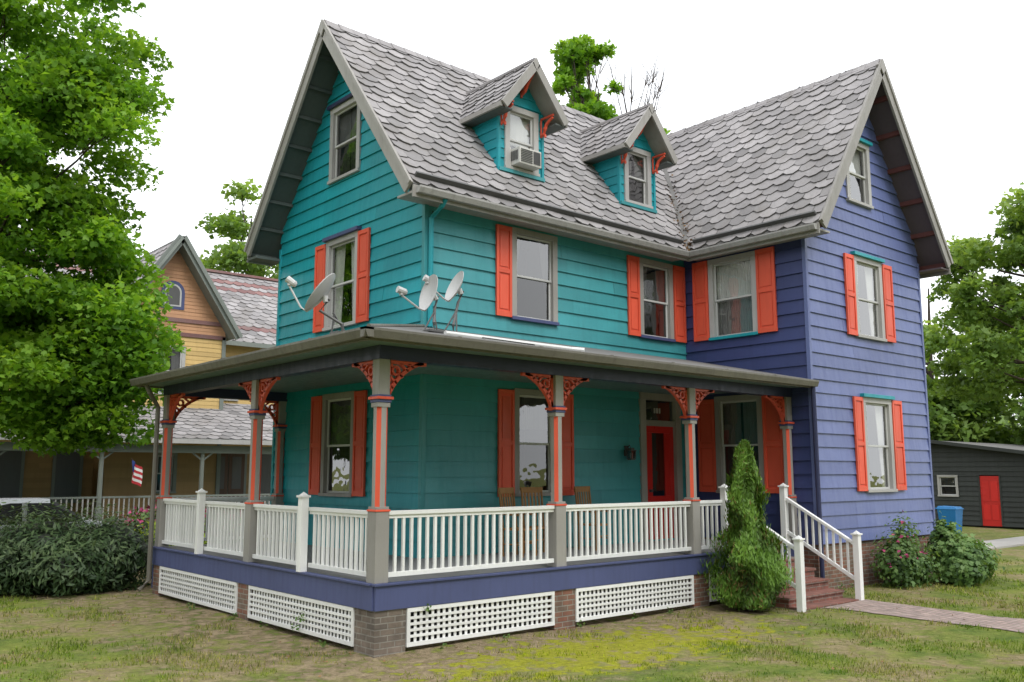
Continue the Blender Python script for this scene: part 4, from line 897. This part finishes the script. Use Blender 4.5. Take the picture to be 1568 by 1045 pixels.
for i in range(len(st)-1):
    for j in range(12):
        k=(j+1)%12; A_=secs[i];B_=secs[i+1]
        q=[(cx0+st[i][0],cy0+A_[j][0],A_[j][1]),(cx0+st[i+1][0],cy0+B_[j][0],B_[j][1]),(cx0+st[i+1][0],cy0+B_[k][0],B_[k][1]),(cx0+st[i][0],cy0+A_[k][0],A_[k][1])]
        g=(j in (3,7) and 3<=i<=6) or (j in (4,5,6) and i in (3,6))
        mb.face(q,'black_rubber' if g else 'car_silver',.5)
mb.face([(cx0+st[0][0],cy0+a,b) for a,b in secs[0]],'car_silver',.5); mb.face([(cx0+st[-1][0],cy0+a,b) for a,b in secs[-1]],'car_silver',.5)
for x in (.1,): mb.box(cx0+x-.04,cx0+x+.04,cy0-.87,cy0-.66,.98,1.5,'car_silver')
for wx in(-1.4,1.4):
    for wy in (-.9,.7): mb.tube([(cx0+wx,cy0+wy,.32),(cx0+wx,cy0+wy+.2,.32)],.33,'black_rubber',18); mb.tube([(cx0+wx,cy0+wy-.01,.32),(cx0+wx,cy0+wy+.21,.32)],.2,'car_silver',14)
mb.make('body',car)
ga=empty('dark_garage'); mb=MB(); GF=FR((33,0,0),(0,1,0),(-1,0,0))
gl=lambda z: 2.6 if z<2.7 else 8-(3.42-z)*7.5; gh=lambda z: 13.4 if z<2.7 else 8+(3.42-z)*7.5
siding(mb,GF,gl,gh,.05,3.4,[(5.42,6.27,.05,2.1),(7.1,7.95,1.2,2.1)],'garage_dark',.2)
mb.box(33.1,42,2.65,13.3,0,2.6,'garage_dark')
for s in(-1,1): slab(mb,(32.6,8+s*5.9,2.72),(42.5,8+s*5.9,2.72),(42.5,8,3.56),(32.6,8,3.56),.12,'roof_flat','garage_dark'); mb.beam((32.57,8+s*5.9,2.68),(32.57,8,3.52),.04,.14,'garage_dark')
mb.make('walls_and_roof',ga)
mb=MB(); window(mb,GF,7.1,7.95,1.2,2.1,cur='curtain_dim',frame='trim_lightgrey',cw=.09); fbox(mb,GF,5.47,6.22,-.04,.01,.05,2.06,'red_door_paint')
for a,b in ((.3,.9),(1.05,1.85)):
    for c,d in((5.55,5.81),(5.88,6.14)): fbox(mb,GF,c,d,.01,.022,a,b,'red_door_paint')
for a,b in ((5.4,5.47),(6.22,6.29)): fbox(mb,GF,a,b,-.05,.04,.05,2.1,'garage_dark')
mb.make('door_and_window',ga)
def bin_(x,y,mat):
    e=empty('recycling_bin'); mb=MB()
    mb.hexa([(x-.22,y-.25,.06),(x+.22,y-.25,.06),(x+.22,y+.22,.06),(x-.22,y+.22,.06),(x-.29,y-.32,.98),(x+.29,y-.32,.98),(x+.29,y+.3,.98),(x-.29,y+.3,.98)],mat)
    mb.hexa([(x-.31,y-.36,.98),(x+.31,y-.36,.98),(x+.31,y+.33,.98),(x-.31,y+.33,.98),(x-.25,y-.28,1.06),(x+.25,y-.28,1.06),(x+.25,y+.28,1.08),(x-.25,y+.28,1.08)],mat)
    mb.tube([(x-.28,y+.36,1.0),(x+.28,y+.36,1.0)],.02,mat); 
    for s in (-.24,.2): mb.tube([(x+s,y+.22,.12),(x+s+.05,y+.22,.12)],.12,'black_rubber',14)
    mb.make('bin',e,.01)
bin_(25.5,4.2,'bin_blue'); bin_(25.3,5.1,'garage_dark')
# ============================================================ camera, world, sun
Cc=V((-6.31,-9.93,2.24)); a=math.radians(49.3); TH=math.atan(200/1392)
fw=V((math.cos(a)*math.cos(TH),math.sin(a)*math.cos(TH),math.sin(TH)))
cam=bpy.data.cameras.new('camera'); cam.lens=36*1392/1568; cam.sensor_width=36; cam.clip_end=2000; cam.clip_start=.1
co=bpy.data.objects.new('camera',cam); link(co); co.location=Cc; co.rotation_euler=fw.to_track_quat('-Z','Y').to_euler(); scene.camera=co
sd=V((-.25,-1.0,1.25)).normalized(); elev=math.asin(sd.z)
w=bpy.data.worlds.new('World'); scene.world=w; w.use_nodes=True; nt=w.node_tree; nt.nodes.clear()
sky=nt.nodes.new('ShaderNodeTexSky'); sky.sky_type='NISHITA'; sky.sun_disc=False; sky.sun_elevation=elev; sky.sun_rotation=math.atan2(sd.x,sd.y); sky.dust_density=4
hs=nt.nodes.new('ShaderNodeHueSaturation'); hs.inputs['Saturation'].default_value=.15; nt.links.new(sky.outputs[0],hs.inputs['Color'])
tc=nt.nodes.new('ShaderNodeTexCoord'); no=nt.nodes.new('ShaderNodeTexNoise'); no.inputs['Scale'].default_value=2.5; no.inputs['Detail'].default_value=5; nt.links.new(tc.outputs['Generated'],no.inputs['Vector'])
cl=ramp(nt,no.outputs['Fac'],[(.3,(11.4,11.8,12.4)),(.7,(13.0,13.2,13.4))])
mx=mixc(nt,.85,hs.outputs[0],cl)
bg=nt.nodes.new('ShaderNodeBackground'); bg.inputs['Strength'].default_value=.15; nt.links.new(mx,bg.inputs[0]); ow=nt.nodes.new('ShaderNodeOutputWorld'); nt.links.new(bg.outputs[0],ow.inputs[0])
sl_=bpy.data.lights.new('sun','SUN'); sl_.energy=1.5; sl_.angle=math.radians(20); sl_.color=(1,.98,.94); so=bpy.data.objects.new('sun',sl_); link(so); so.rotation_euler=(-sd).to_track_quat('-Z','Y').to_euler(); so.location=(0,0,30)
scene.view_settings.view_transform='Standard'; scene.view_settings.look='None'; scene.view_settings.exposure=0
